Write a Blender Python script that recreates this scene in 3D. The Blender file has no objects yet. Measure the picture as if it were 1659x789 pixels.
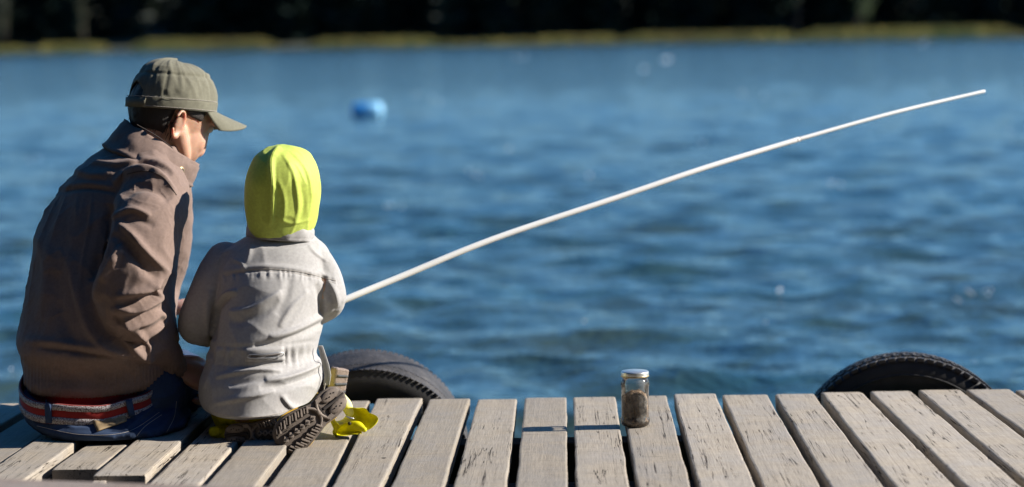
import bpy, bmesh, math, random
import numpy as np
from mathutils import Vector, Matrix, noise as mnoise
random.seed(7); RNG = np.random.RandomState(7)
SC = bpy.context.scene; COL = SC.collection
rad = math.radians

# ------------------------------------------------------------------ camera, world, sun
FPX, W0, H0 = 3650.0, 1659.0, 789.0
HORIZON, ROLL, CAMH = 58.0, 0.93, 0.866
pitch = math.atan((H0/2-HORIZON)/FPX)
CM = Matrix.Rotation(math.pi/2-pitch, 3, 'X') @ Matrix.Rotation(-rad(ROLL), 3, 'Z')
cam_d = bpy.data.cameras.new('camera'); cam = bpy.data.objects.new('camera', cam_d); COL.objects.link(cam)
cam.matrix_world = Matrix.Translation((0, 0, CAMH)) @ CM.to_4x4()
cam_d.sensor_width = 36; cam_d.lens = 36*FPX/W0; cam_d.clip_start = 0.1; cam_d.clip_end = 3000
cam_d.dof.use_dof = True; cam_d.dof.focus_distance = 4.9; cam_d.dof.aperture_fstop = cam_d.lens/1000/0.034
SC.camera = cam
SUN_EL, SUN_AZ = 28.0, 3.0           # azimuth measured from +X towards +Y
wd = bpy.data.worlds.new('World'); SC.world = wd; wd.use_nodes = True
nt = wd.node_tree; sky = nt.nodes.new('ShaderNodeTexSky'); sky.sky_type = 'NISHITA'; sky.sun_disc = False
sky.sun_elevation = rad(SUN_EL); sky.sun_rotation = rad(90-SUN_AZ); sky.altitude = 1500
sky.air_density = 1.0; sky.dust_density = 0.0; sky.ozone_density = 3.0
hs = nt.nodes.new('ShaderNodeHueSaturation'); hs.inputs['Saturation'].default_value = 1.3
nt.links.new(sky.outputs[0], hs.inputs['Color']); nt.links.new(hs.outputs[0], nt.nodes['Background'].inputs[0]); nt.nodes['Background'].inputs[1].default_value = 0.092
sd = bpy.data.lights.new('sun', 'SUN'); sd.energy = 5.0; sd.angle = rad(0.53); sd.color = (1, .93, .82)
so = bpy.data.objects.new('sun', sd); COL.objects.link(so)
sv = Vector((math.cos(rad(SUN_EL))*math.cos(rad(SUN_AZ)), math.cos(rad(SUN_EL))*math.sin(rad(SUN_AZ)), math.sin(rad(SUN_EL))))
so.rotation_euler = sv.to_track_quat('Z', 'Y').to_euler()
SC.view_settings.view_transform = 'Standard'; SC.view_settings.look = 'None'
SC.view_settings.exposure = 1.0; SC.view_settings.gamma = 1; SC.view_settings.use_curve_mapping = False
SC.cycles.max_bounces = 8; SC.cycles.caustics_reflective = False; SC.cycles.caustics_refractive = False

# ------------------------------------------------------------------ measuring helpers
def ray(px, py):
    return CM @ Vector(((px-W0/2)/FPX, -(py-H0/2)/FPX, -1))
def P(px, py, Y):
    d = ray(px, py); t = Y/d.y
    return Vector((d.x*t, Y, CAMH+d.z*t))
def G(px, py, z=0.0):
    d = ray(px, py); t = (z-CAMH)/d.z
    return Vector((d.x*t, d.y*t, z))
CMn = np.array(CM)
def proj(V):
    d = (V-np.array([0, 0, CAMH])) @ CMn
    return W0/2+FPX*d[:, 0]/-d[:, 2], H0/2-FPX*d[:, 1]/-d[:, 2]
def S(Y): return Y/FPX                  # metres per photo pixel at depth Y

# ------------------------------------------------------------------ noise
_perm = RNG.permutation(256); _perm = np.concatenate([_perm, _perm, _perm])
_g = RNG.normal(size=(256, 3)); _g /= np.linalg.norm(_g, axis=1)[:, None]
def perlin(p):
    p = np.asarray(p, float); i = np.floor(p).astype(int); f = p-i; i &= 255
    u = f*f*f*(f*(f*6-15)+10); out = 0
    for dx in (0, 1):
        for dy in (0, 1):
            for dz in (0, 1):
                h = _perm[_perm[_perm[(i[:, 0]+dx) & 255]+((i[:, 1]+dy) & 255)]+((i[:, 2]+dz) & 255)]
                d = f-np.array([dx, dy, dz]); v = (_g[h]*d).sum(1)
                w = (u[:, 0] if dx else 1-u[:, 0])*(u[:, 1] if dy else 1-u[:, 1])*(u[:, 2] if dz else 1-u[:, 2])
                out = out+v*w
    return out*1.6
def ridged(p, warp=0.6):
    q = p+warp*np.stack([perlin(p*.7+11), perlin(p*.7+37), perlin(p*.7+71)], 1)
    return np.maximum(0, 1-np.abs(perlin(q))*2.6)**2

# ------------------------------------------------------------------ mesh builder
class MB:
    def __init__(s): s.v = []; s.f = []
    def add(s, vs, fs):
        o = len(s.v); s.v += [tuple(v) for v in vs]; s.f += [tuple(i+o for i in f) for f in fs]; return s
    def rings(s, rings, caps=True, closed=False):
        n = len(rings[0]); vs = [v for r in rings for v in r]; fs = []
        m = len(rings)
        for a in range(m if closed else m-1):
            b = (a+1) % m
            for k in range(n):
                l = (k+1) % n; fs.append((a*n+k, a*n+l, b*n+l, b*n+k))
        if caps and not closed:
            fs.append(tuple(range(n-1, -1, -1))); fs.append(tuple((m-1)*n+k for k in range(n)))
        return s.add(vs, fs)
    def ell(s, c, r, R=None, n=20):
        if not hasattr(r, '__len__'): r = (r, r, r)
        c = Vector(c); R = R or Matrix.Identity(3); rings = []
        for i in range(1, n):
            a = math.pi*i/n
            rings.append([c+R @ Vector((r[0]*math.sin(a)*math.cos(t), r[1]*math.sin(a)*math.sin(t), -r[2]*math.cos(a))) for t in [2*math.pi*k/n for k in range(n)]])
        return s.rings(rings)
    def tube(s, pts, rs, n=16, sub=6, flat=None):
        """smooth tapered tube with round ends; flat=(axis, factor) squashes it"""
        pts = [Vector(p) for p in pts]
        if not hasattr(rs, '__len__'): rs = [rs]*len(pts)
        C, R = spline(pts, rs, sub)
        rings = []; up = Vector((.13, .37, .92)); prev = None
        L = len(C)
        for i in range(L):
            t = (C[min(i+1, L-1)]-C[max(i-1, 0)]).normalized()
            a = (prev-t*prev.dot(t)) if prev else t.cross(up)
            a = a.normalized(); b = t.cross(a); prev = a
            def ring(c, r):
                o = []
                for k in range(n):
                    q = a*math.cos(2*math.pi*k/n)*r+b*math.sin(2*math.pi*k/n)*r
                    if flat: ax = Vector(flat[0]).normalized(); q = q-ax*q.dot(ax)*(1-flat[1])
                    o.append(c+q)
                return o
            if i == 0:
                for h in (80, 60, 40, 20): rings.append(ring(C[0]-t*R[0]*math.sin(rad(h)), R[0]*math.cos(rad(h))))
            rings.append(ring(C[i], R[i]))
            if i == L-1:
                for h in (20, 40, 60, 80): rings.append(ring(C[i]+t*R[i]*math.sin(rad(h)), R[i]*math.cos(rad(h))))
        return s.rings(rings)
    def box(s, c, h, R=None):
        c = Vector(c); R = R or Matrix.Identity(3)
        vs = [c+R @ Vector((x*h[0], y*h[1], z*h[2])) for x in (-1, 1) for y in (-1, 1) for z in (-1, 1)]
        return s.add(vs, [(0, 1, 3, 2), (4, 6, 7, 5), (0, 4, 5, 1), (2, 3, 7, 6), (0, 2, 6, 4), (1, 5, 7, 3)])
    def obj(s, name, mat, parent=None, smooth=True, bevel=0, solid=0, subsurf=0):
        me = bpy.data.meshes.new(name); me.from_pydata(s.v, [], s.f)
        bm = bmesh.new(); bm.from_mesh(me); bmesh.ops.recalc_face_normals(bm, faces=bm.faces); bm.to_mesh(me); bm.free()
        o = bpy.data.objects.new(name, me); COL.objects.link(o)
        if solid: m = o.modifiers.new('s', 'SOLIDIFY'); m.thickness = solid; m.offset = 0
        if bevel: m = o.modifiers.new('b', 'BEVEL'); m.width = bevel; m.segments = 2; m.limit_method = 'ANGLE'
        if subsurf: m = o.modifiers.new('u', 'SUBSURF'); m.levels = m.render_levels = subsurf
        if smooth: me.shade_smooth()
        if mat: me.materials.append(mat)
        if parent: setpar(o, parent)
        return o
def spline(pts, rs, sub):
    C = []; R = []; n = len(pts)
    for i in range(n-1):
        p0, p1, p2, p3 = pts[max(i-1, 0)], pts[i], pts[i+1], pts[min(i+2, n-1)]
        for k in range(sub):
            t = k/sub; t2 = t*t; t3 = t2*t
            C.append(.5*((2*p1)+(p2-p0)*t+(2*p0-5*p1+4*p2-p3)*t2+(3*p1-p0-3*p2+p3)*t3))
            e = t*t*(3-2*t); R.append(rs[i]*(1-e)+rs[i+1]*e)
    C.append(pts[-1]); R.append(rs[-1])
    return C, R
def setpar(o, p):
    o.parent = p; o.matrix_parent_inverse = p.matrix_world.inverted() if p.type != 'EMPTY' else Matrix.Translation(-p.location)
def tag(o, label=None, cat=None, group=None, kind=None):
    for k, v in (('label', label), ('category', cat), ('group', group), ('kind', kind)):
        if v: o[k] = v
    return o
def empty(name, loc, label, cat, group=None):
    o = bpy.data.objects.new(name, None); COL.objects.link(o); o.location = loc; o.empty_display_size = .1
    return tag(o, label, cat, group)
def slices(mb, sl, n=40, shear=0.0):
    """sl: (y_px, xL_px, xR_px, Yc, ry, exponent, tilt) stacked cross sections"""
    rings = []
    for y, xl, xr, Y, ry, ex, tl in sl:
        c = P((xl+xr)/2, y, Y); rx = (xr-xl)/2*S(Y); r = []; sh = shear*(min(1, max(0, (622-y)/130)) if shear < 0 else 1)
        for k in range(n):
            a = 2*math.pi*k/n; ca, sa = math.cos(a), math.sin(a)
            x = math.copysign(abs(ca)**(2/ex), ca)*rx; yy = math.copysign(abs(sa)**(2/ex), sa)*ry
            r.append(c+Vector((x, yy+sh*x, tl*yy)))
        rings.append(r)
    # interpolate smoothly
    out = []
    m = len(rings)
    for i in range(m-1):
        p0, p1, p2, p3 = rings[max(i-1, 0)], rings[i], rings[i+1], rings[min(i+2, m-1)]
        for q in range(4):
            t = q/4; t2 = t*t; t3 = t2*t
            out.append([.5*((2*b)+(c-a)*t+(2*a-5*b+4*c-d)*t2+(3*b-a-3*c+d)*t3) for a, b, c, d in zip(p0, p1, p2, p3)])
    out.append(rings[-1])
    return mb.rings(out)
def evalmesh(o):
    dg = bpy.context.evaluated_depsgraph_get(); me = bpy.data.meshes.new_from_object(o.evaluated_get(dg))
    old = o.data; o.modifiers.clear(); o.data = me; bpy.data.meshes.remove(old); return o
def remesh(mb, name, mat, voxel=.004, smooth=4, parent=None):
    o = mb.obj(name, mat)
    m = o.modifiers.new('r', 'REMESH'); m.mode = 'VOXEL'; m.voxel_size = voxel; m.use_smooth_shade = True
    if smooth: m = o.modifiers.new('s', 'SMOOTH'); m.factor = .5; m.iterations = smooth
    bpy.context.view_layer.update(); evalmesh(o); o.data.name = name
    o.data.materials.clear(); o.data.materials.append(mat); o.data.shade_smooth()
    if parent: setpar(o, parent)
    return o
def getvn(o):
    me = o.data; n = len(me.vertices); v = np.empty(n*3); me.vertices.foreach_get('co', v)
    nn = np.empty(n*3); me.vertex_normals.foreach_get('vector', nn)
    return v.reshape(-1, 3), nn.reshape(-1, 3)
def setv(o, v): o.data.vertices.foreach_set('co', v.astype(np.float32).ravel()); o.data.update()
def strokes(o, L, ysplit=None):
    """press folds and seams into a cloth surface. Each: (points, width, height, sharp, side)"""
    v, n = getvn(o); px, py = proj(v); face = np.clip(.35-n[:, 1], 0, .45)/.45; disp = np.zeros(len(v))
    for pts, w, amp, sharp in L:
        pts = np.array(pts, float); best = np.full(len(v), 1e9); sgn = np.ones(len(v)); ts = np.zeros(len(v))
        C, _ = spline([Vector((a, b, 0)) for a, b in pts], [0]*len(pts), 6); C = np.array([[c.x, c.y] for c in C]); m = len(C)
        for i in range(m-1):
            a = C[i]; d = C[i+1]-a; l2 = d@d+1e-9
            t = np.clip(((px-a[0])*d[0]+(py-a[1])*d[1])/l2, 0, 1)
            ex = px-(a[0]+t*d[0]); ey = py-(a[1]+t*d[1]); D = np.hypot(ex, ey); up = D < best
            best[up] = D[up]; sgn[up] = np.sign((ex*d[1]-ey*d[0]))[up]; ts[up] = ((i+t)/(m-1))[up]
        ww = np.where(sgn > 0, w, w*sharp); env = np.sin(np.clip(ts, .0, 1)*math.pi)**.6*.9+.1
        disp += amp*np.exp(-(best/ww)**2)*env
    setv(o, v+n*(disp*face)[:, None])
def wrinkle(o, amp, sc, ridge=True, mask=None, off=0):
    v, n = getvn(o); q = v*np.array(sc)+off
    d = ridged(q) if ridge else perlin(q)
    if mask is not None: d = d*mask(v, n)
    setv(o, v+n*(amp*d)[:, None])

# ------------------------------------------------------------------ materials
def newmat(name):
    m = bpy.data.materials.new(name); m.use_nodes = True; t = m.node_tree; b = t.nodes['Principled BSDF']
    return m, t, b
def N(t, k, **kw):
    n = t.nodes.new(k)
    for a, v in kw.items():
        if a in n.inputs: n.inputs[a].default_value = v
        else: setattr(n, a, v)
    return n
def coords(t, scale=(1, 1, 1), kind='Object', rot=(0, 0, 0)):
    c = N(t, 'ShaderNodeTexCoord'); mp = N(t, 'ShaderNodeMapping'); mp.inputs['Scale'].default_value = scale; mp.inputs['Rotation'].default_value = rot
    t.links.new(c.outputs[kind], mp.inputs[0]); return mp.outputs[0]
def noise(t, vec, scale, detail=4, rough=.55, dist=0):
    n = N(t, 'ShaderNodeTexNoise'); n.inputs['Scale'].default_value = scale; n.inputs['Detail'].default_value = detail
    n.inputs['Roughness'].default_value = rough; n.inputs['Distortion'].default_value = dist
    t.links.new(vec, n.inputs['Vector']); return n.outputs['Fac']
def ramp(t, fac, stops):
    r = N(t, 'ShaderNodeValToRGB'); e = r.color_ramp.elements
    while len(e) < len(stops): e.new(.5)
    for x, (p, c) in zip(e, stops): x.position = p; x.color = tuple(c)+(1,) if len(c) == 3 else c
    t.links.new(fac, r.inputs[0]); return r.outputs[0]
def mix(t, fac, a, b, blend='MIX'):
    m = N(t, 'ShaderNodeMix', data_type='RGBA', blend_type=blend)
    for s, v in ((0, fac), (6, a), (7, b)):
        if hasattr(v, 'is_linked') or isinstance(v, bpy.types.NodeSocket): t.links.new(v, m.inputs[s])
        else: m.inputs[s].default_value = v if s == 0 else tuple(v)+(1,)
    return m.outputs[2]
def math_(t, op, a, b=0.0, clamp=False):
    m = N(t, 'ShaderNodeMath', operation=op, use_clamp=clamp)
    for i, v in enumerate((a, b)):
        if isinstance(v, bpy.types.NodeSocket): t.links.new(v, m.inputs[i])
        else: m.inputs[i].default_value = v
    return m.outputs[0]
def bump(t, b, h, strength=.3, dist=.002, prev=None):
    n = N(t, 'ShaderNodeBump'); n.inputs['Strength'].default_value = strength; n.inputs['Distance'].default_value = dist
    t.links.new(h, n.inputs['Height'])
    if prev: t.links.new(prev, n.inputs['Normal'])
    t.links.new(n.outputs[0], b.inputs['Normal']); return n.outputs[0]
def g(c, k): return tuple(x*k for x in c)
def cloth(name, c, var=.25, rough=.85, weave=900, crease=60, sheen=.15, trans=0, cb=.35):
    m, t, b = newmat(name); v = coords(t)
    f = noise(t, v, 9, 5, .6); col = ramp(t, f, [(.3, g(c, 1-var)), (.7, g(c, 1+var*.6))])
    f2 = noise(t, v, 160, 3); col = mix(t, .35, col, ramp(t, f2, [(.35, g(c, .75)), (.65, g(c, 1.15))]))
    t.links.new(col, b.inputs['Base Color']); b.inputs['Roughness'].default_value = rough
    b.inputs['Sheen Weight'].default_value = sheen; b.inputs['Specular IOR Level'].default_value = .25
    rn = N(t, 'ShaderNodeTexNoise'); rn.noise_type = 'RIDGED_MULTIFRACTAL'; rn.inputs['Scale'].default_value = crease*.32; rn.inputs['Detail'].default_value = 5; rn.inputs['Distortion'].default_value = .5
    t.links.new(v, rn.inputs['Vector']); p = bump(t, b, rn.outputs['Fac'], cb*.8, .006)
    p = bump(t, b, noise(t, v, crease*1.6, 6, .62, 1.2), cb*.6, .002, p)
    bump(t, b, noise(t, v, weave, 2), .35, .0006, p)
    if trans:
        tr = N(t, 'ShaderNodeBsdfTranslucent'); t.links.new(col, tr.inputs[0]); ms = N(t, 'ShaderNodeMixShader'); ms.inputs[0].default_value = trans
        t.links.new(b.outputs[0], ms.inputs[1]); t.links.new(tr.outputs[0], ms.inputs[2]); t.links.new(ms.outputs[0], t.nodes['Material Output'].inputs[0])
    return m
def plain(name, c, rough=.6, metal=0, var=.15, sc=30, bs=.2, bd=.001, spec=.5):
    m, t, b = newmat(name); v = coords(t); f = noise(t, v, sc, 5, .6)
    t.links.new(ramp(t, f, [(.3, g(c, 1-var)), (.7, g(c, 1+var))]), b.inputs['Base Color'])
    b.inputs['Roughness'].default_value = rough; b.inputs['Metallic'].default_value = metal; b.inputs['Specular IOR Level'].default_value = spec
    bump(t, b, noise(t, v, sc*6, 4), bs, bd); return m

def wood_mat(name, base=(.385, .33, .262), dark=(.20, .16, .125)):
    m, t, b = newmat(name)
    tc = N(t, 'ShaderNodeTexCoord'); oi = N(t, 'ShaderNodeObjectInfo')
    off = N(t, 'ShaderNodeVectorMath', operation='SCALE'); off.inputs['Scale'].default_value = 37
    cx = N(t, 'ShaderNodeCombineXYZ')
    for i in range(3): t.links.new(oi.outputs['Random'], cx.inputs[i])
    t.links.new(cx.outputs[0], off.inputs[0])
    ad = N(t, 'ShaderNodeVectorMath', operation='ADD'); t.links.new(tc.outputs['Object'], ad.inputs[0]); t.links.new(off.outputs[0], ad.inputs[1])
    def mp(s):
        k = N(t, 'ShaderNodeMapping'); k.inputs['Scale'].default_value = s; t.links.new(ad.outputs[0], k.inputs[0]); return k.outputs[0]
    grain = noise(t, mp((75, 1.3, 75)), 3.0, 6, .7, .5)
    fine = noise(t, mp((260, 9, 260)), 2.0, 4, .6, .3)
    cross = noise(t, mp((5, 38, 5)), 1.6, 5, .62, 2.2)        # weathered bands and saw marks across
    blot = noise(t, mp((1, 1, 1)), 9, 5, .6, .5)
    col = ramp(t, grain, [(.30, dark), (.44, g(base, .8)), (.56, base), (.72, g(base, 1.25))])
    col = mix(t, .45, col, ramp(t, cross, [(.30, g(base, .42)), (.47, g(base, .95)), (.56, base), (.72, g(base, 1.38))]))
    col = mix(t, math_(t, 'MULTIPLY', ramp(t, blot, [(.38, (0, 0, 0)), (.66, (1, 1, 1))]), .6), col, (.30, .285, .275))
    col = mix(t, .22, col, ramp(t, fine, [(.35, g(dark, .6)), (.6, g(base, 1.3))]))
    # long drying cracks: thin contour lines of stretched noise, in patches
    cr = noise(t, mp((34, .75, 30)), 1.5, 3, .6, .15)
    line = math_(t, 'ABSOLUTE', math_(t, 'SUBTRACT', cr, .5)); line = math_(t, 'LESS_THAN', line, .0078)
    patch = ramp(t, noise(t, mp((3, 3, 3)), 1.9, 2), [(.43, (0, 0, 0)), (.54, (1, 1, 1))])
    crack = math_(t, 'MULTIPLY', math_(t, 'MULTIPLY', line, patch), math_(t, 'GREATER_THAN', oi.outputs['Random'], .12))
    geo = N(t, 'ShaderNodeNewGeometry')
    vor = N(t, 'ShaderNodeTexVoronoi', feature='F1'); vor.inputs['Scale'].default_value = 4.3; t.links.new(mp((1, .75, .01)), vor.inputs['Vector'])
    nail = math_(t, 'LESS_THAN', vor.outputs['Distance'], .022)
    dk = math_(t, 'MAXIMUM', crack, nail)
    col = mix(t, dk, col, (.035, .026, .02))
    sep = N(t, 'ShaderNodeMapRange'); sep.inputs[1].default_value = 0; sep.inputs[2].default_value = 1; sep.inputs[3].default_value = .76; sep.inputs[4].default_value = 1.16
    t.links.new(oi.outputs['Random'], sep.inputs[0])
    hv = N(t, 'ShaderNodeHueSaturation'); t.links.new(col, hv.inputs['Color']); t.links.new(sep.outputs[0], hv.inputs['Value'])
    t.links.new(hv.outputs[0], b.inputs['Base Color']); b.inputs['Roughness'].default_value = .85; b.inputs['Specular IOR Level'].default_value = .2
    h = math_(t, 'SUBTRACT', math_(t, 'ADD', math_(t, 'MULTIPLY', fine, .35), math_(t, 'MULTIPLY', cross, .5)), math_(t, 'MULTIPLY', dk, .9))
    bump(t, b, h, .55, .003)
    return m

def water_mat():
    m, t, b = newmat('lake_water'); v = coords(t, (.45, 1, 1))
    f = noise(t, v, 1.1, 4, .65, .4)
    t.links.new(ramp(t, f, [(.30, (.036, .052, .034)), (.75, (.022, .068, .088))]), b.inputs['Base Color'])
    b.inputs['Roughness'].default_value = .10; b.inputs['IOR'].default_value = 1.48
    v1 = coords(t, (1.0, 1.2, 1)); a = noise(t, v1, 1.3, 5, .62, .4)
    v2 = coords(t, (1.0, 1.0, 1)); c = noise(t, v2, 5, 4, .6, .3)
    p = bump(t, b, a, 1.0, .085); bump(t, b, c, .8, .03, p)
    return m

M = {}
M['wood'] = wood_mat('weathered_plank_wood')
M['beam'] = wood_mat('old_beam_wood', (.30, .235, .20), (.16, .12, .10))
M['dark_wood'] = plain('damp_dark_timber', (.05, .04, .03), .9)
M['water'] = water_mat()

# ------------------------------------------------------------------ water
WZ = -0.55
def build_water():
    az = np.concatenate([-np.geomspace(3.14159, .42, 14), np.linspace(-.40, .40, 190), np.geomspace(.42, 3.14159, 14)])
    rr = [1.0, 2.5, 4.2]
    while rr[-1] < 1500: rr.append(rr[-1]*(1.0042 if rr[-1] < 380 else 1.08))
    rr = np.array(rr); A, R = np.meshgrid(az, rr); X = R*np.sin(A); Y = R*np.cos(A); Z = np.zeros_like(X); DX = np.zeros_like(X); DY = np.zeros_like(X)
    sp = R*.0052; edge = np.clip((.45-np.abs(A))/.05, 0, 1)
    rs = np.random.RandomState(3)
    for lam in np.geomspace(.11, 1.15, 84):
        lam *= rs.uniform(.95, 1.05); th = rs.normal(0, .75)+.15; k = 2*math.pi/lam
        amp = .0062*lam**.88 if lam < 1.0 else .0062*(lam)**-.3
        kx, ky = math.sin(th)*k, math.cos(th)*k; ph = rs.uniform(0, 6.28)
        att = np.clip((lam/sp-2.2)/2.5, 0, 1)*edge; q = kx*X+ky*Y+ph
        grp = .75+.25*np.sin(q*.11+1.7*np.sin(.31*X/lam+ph)+ph*3)
        a = amp*att*grp; Z += a*np.cos(q); DX -= a*math.sin(th)*np.sin(q)*.8; DY -= a*math.cos(th)*np.sin(q)*.8
    V = np.stack([X+DX, Y+DY, Z+WZ], -1).reshape(-1, 3); nr, na = A.shape
    i = np.arange((nr-1))[:, None]*na+np.arange(na-1)[None, :]; F = np.stack([i, i+1, i+na+1, i+na], -1).reshape(-1, 4)[:, ::-1]
    me = bpy.data.meshes.new('water'); me.vertices.add(len(V)); me.vertices.foreach_set('co', V.astype(np.float32).ravel())
    me.loops.add(F.size); me.loops.foreach_set('vertex_index', F.astype(np.int32).ravel()); me.polygons.add(len(F))
    me.polygons.foreach_set('loop_start', np.arange(0, F.size, 4, dtype=np.int32)); me.polygons.foreach_set('loop_total', np.full(len(F), 4, np.int32))
    me.update(); me.validate(); me.shade_smooth(); me.materials.append(M['water'])
    o = bpy.data.objects.new('water', me); COL.objects.link(o); tag(o, kind='structure')
build_water()

def build_glints():  # white blobs added on the water in place of glints
    rs = np.random.RandomState(21); mb = MB(); m = plain('white_glint', (.85, .85, .85), .25, var=.02)
    for x, y, n, sp, r in ((1080, 98, 2, 5, 1.5), (1046, 112, 2, 6, 1.0), (826, 240, 2, 3, .8), (770, 280, 3, 14, .8), (958, 282, 3, 12, .9), (1350, 297, 5, 14, 1.1), (1132, 233, 2, 8, .6), (946, 521, 1, 0, 1.0), (1240, 522, 1, 0, .8), (1252, 468, 4, 16, 1.0), (1585, 472, 6, 26, 1.0), (1540, 486, 4, 20, .7), (638, 337, 3, 18, .8), (1490, 70, 2, 10, 1.0), (840, 94, 2, 14, .9), (18, 598, 1, 0, 1.0), (45, 260, 2, 20, .7), (1638, 214, 2, 4, .7), (1570, 590, 2, 12, .5), (700, 160, 3, 30, .7), (1230, 150, 3, 40, .7)):
        for k in range(n):
            c = G(x+rs.uniform(-1, 1)*sp, y+rs.uniform(-.3, .3)*sp, WZ+.02); q = r*2.1*S(c.y); mb.ell(c, (q, q, q*.8), None, 8)
    tag(mb.obj('glints', m), 'small white flecks standing in for glints on the lake', 'glints', kind='stuff')
build_glints()

# ------------------------------------------------------------------ far shore
SD = 372.0
def build_shore():
    mg = plain('shore_earth', (.05, .055, .03), .95, sc=.3)
    mb = MB(); rings = []; nx = 120
    for yy, z in ((SD-6, WZ-.6), (SD-1, WZ+.05), (SD+3, WZ+.35), (SD+20, 1.5), (SD+80, 10), (SD+200, 26), (SD+500, 34)):
        rings.append([Vector((x, yy+2.5*math.sin(x*.031)+1.5*math.sin(x*.011+2)+(3 if yy < SD+5 else 6)*mnoise.noise(Vector((x*.02, yy, 0))), z+(.0 if yy < SD+10 else 3*mnoise.noise(Vector((x*.01, yy*.01, 3)))))) for x in [-520+1040*i/nx for i in range(nx+1)]])
    vs = [v for r in rings for v in r]; n = nx+1
    mb.add(vs, [(a*n+k, a*n+k+1, a*n+n+k+1, a*n+n+k) for a in range(len(rings)-1) for k in range(nx)])
    tag(mb.obj('far_shore', mg), kind='structure')
build_shore()
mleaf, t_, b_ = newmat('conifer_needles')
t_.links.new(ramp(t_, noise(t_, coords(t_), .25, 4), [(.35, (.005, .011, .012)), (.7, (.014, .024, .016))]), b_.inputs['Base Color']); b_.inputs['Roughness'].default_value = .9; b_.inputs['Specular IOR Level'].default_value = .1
mbark = plain('tree_bark', (.07, .05, .04), .9, sc=2)
def leafquads(cs, size, rs, stretch=(1, 1, 1)):
    n = len(cs); a = rs.normal(size=(n, 3)); a /= np.linalg.norm(a, axis=1)[:, None]; b = np.cross(a, rs.normal(size=(n, 3))); b /= np.linalg.norm(b, axis=1)[:, None]
    s = size*rs.uniform(.6, 1.3, (n, 1)); a = a*s*stretch; b = b*s*stretch
    V = np.stack([cs-a-b*.6, cs+a-b*.4, cs+a*.8+b, cs-a*.7+b*.8], 1).reshape(-1, 3); return V, np.arange(4*n).reshape(-1, 4)
def build_forest():
    rs = np.random.RandomState(5); mb = MB(); Vs = []
    for i in range(460):
        x = rs.uniform(-210, 210); row = rs.rand(); y = SD+7+row*30+abs(rs.normal())*3; h = rs.uniform(13, 21); base = WZ+.4+row*2.5
        n = 210; u = rs.rand(n)**.8; r = (1-u)*rs.uniform(2.4, 3.4)*(.75+.25*np.sin(u*40+i))+.15; th = rs.rand(n)*6.283
        cs = np.stack([x+r*np.cos(th), y+r*np.sin(th), base+.4+u*h], 1); V, F = leafquads(cs, 1.05, rs, (1.2, 1.2, .55)); Vs.append(V)
        mb.tube([(x, y, base-.5), (x, y, base+h*.9)], [.22, .04], n=6, sub=2)
    V = np.concatenate(Vs); o0 = len(mb.v); mb.v += [tuple(v) for v in V.tolist()]; mb.f += [tuple(f) for f in (np.arange(len(V)).reshape(-1, 4)+o0).tolist()]
    me = bpy.data.meshes.new('forest'); me.from_pydata(mb.v, [], mb.f); me.materials.append(mleaf); me.update()
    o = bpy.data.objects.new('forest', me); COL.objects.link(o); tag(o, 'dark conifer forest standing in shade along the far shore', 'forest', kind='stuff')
build_forest()
def build_reeds():
    rs = np.random.RandomState(9); m, t, b = newmat('yellow_reed_blades')
    t.links.new(ramp(t, noise(t, coords(t, (1, 1, 1)), .06, 3), [(.35, (.22, .16, .05)), (.55, (.40, .31, .07)), (.72, (.20, .20, .06))]), b.inputs['Base Color']); b.inputs['Roughness'].default_value = .8
    segs = [(-260, 62, .8), (62, 180, 1.0), (213, 455, 1.25), (500, 720, 1.1), (715, 775, .55), (770, 868, .7), (860, 1010, .95), (1000, 1300, 1.1), (1285, 1659, 1.3), (1659, 2000, 1.2)]
    V = []; F = []
    for a, c, hh in segs:
        xa, xb = P(a, 70, SD).x, P(c, 70, SD).x
        for i in range(int((xb-xa)*85)):
            x = rs.uniform(xa, xb); tx = (x-xa)/(xb-xa); h = hh*1.2*(min(1, tx*9, (1-tx)*9)**.6+.12)*rs.uniform(.6, 1.15); y = SD-3.5+rs.rand()*4.5; w = rs.uniform(.05, .14); l = rs.normal(0, .15); q = len(V); z = WZ-.15; dy = rs.uniform(-.08, .08)
            V += [(x-w, y, z), (x+w, y+dy, z), (x+w*.7+l*.5, y+dy, z+h*.7), (x+l, y, z+h+.15), (x-w*.7+l*.5, y, z+h*.65)]; F.append((q, q+1, q+2, q+3, q+4))
    me = bpy.data.meshes.new('reeds'); me.from_pydata(V, [], F); me.materials.append(m); o = bpy.data.objects.new('reeds', me); COL.objects.link(o)
    tag(o, 'yellow and brown reeds along the waterline of the far shore', 'reeds', kind='stuff')
build_reeds()
def birch(px, top, w, label, col, seed):
    rs = np.random.RandomState(seed); Y = SD+2.5; b = P(px, 66, Y); h = (66-top)*S(Y)+2
    e = empty('birch_tree', (b.x, Y, WZ+.3), label, 'tree', 'pale trees before the far forest')
    MB().tube([(b.x, Y, WZ), (b.x+.3, Y, WZ+h*.5), (b.x+.1, Y, WZ+h)], [.16, .12, .04], n=8).obj('trunk', mbark, e)
    m, t, bb = newmat('birch_leaves'); t.links.new(ramp(t, noise(t, coords(t), .8, 3), [(.3, g(col, .5)), (.7, col)]), bb.inputs['Base Color']); bb.inputs['Roughness'].default_value = .8
    n = 700; c = rs.normal(size=(n, 3)); c /= np.linalg.norm(c, axis=1)[:, None]; c *= rs.rand(n, 1)**.45; cl = rs.normal(size=(9, 3))*.35; c = c*.45+cl[rs.randint(0, 9, n)]
    cs = c*np.array([w*S(Y)*1.1, w*S(Y)*1.1, h*.42])+np.array([b.x, Y, WZ+h*.62]); V, F = leafquads(cs, .22, rs)
    MB().add(V.tolist(), F.tolist()).obj('crown', m, e, smooth=False)
birch(1388, -30, 30, 'widest pale green tree before the dark far forest, right of the rod tip side', (.05, .08, .02), 1)
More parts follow.
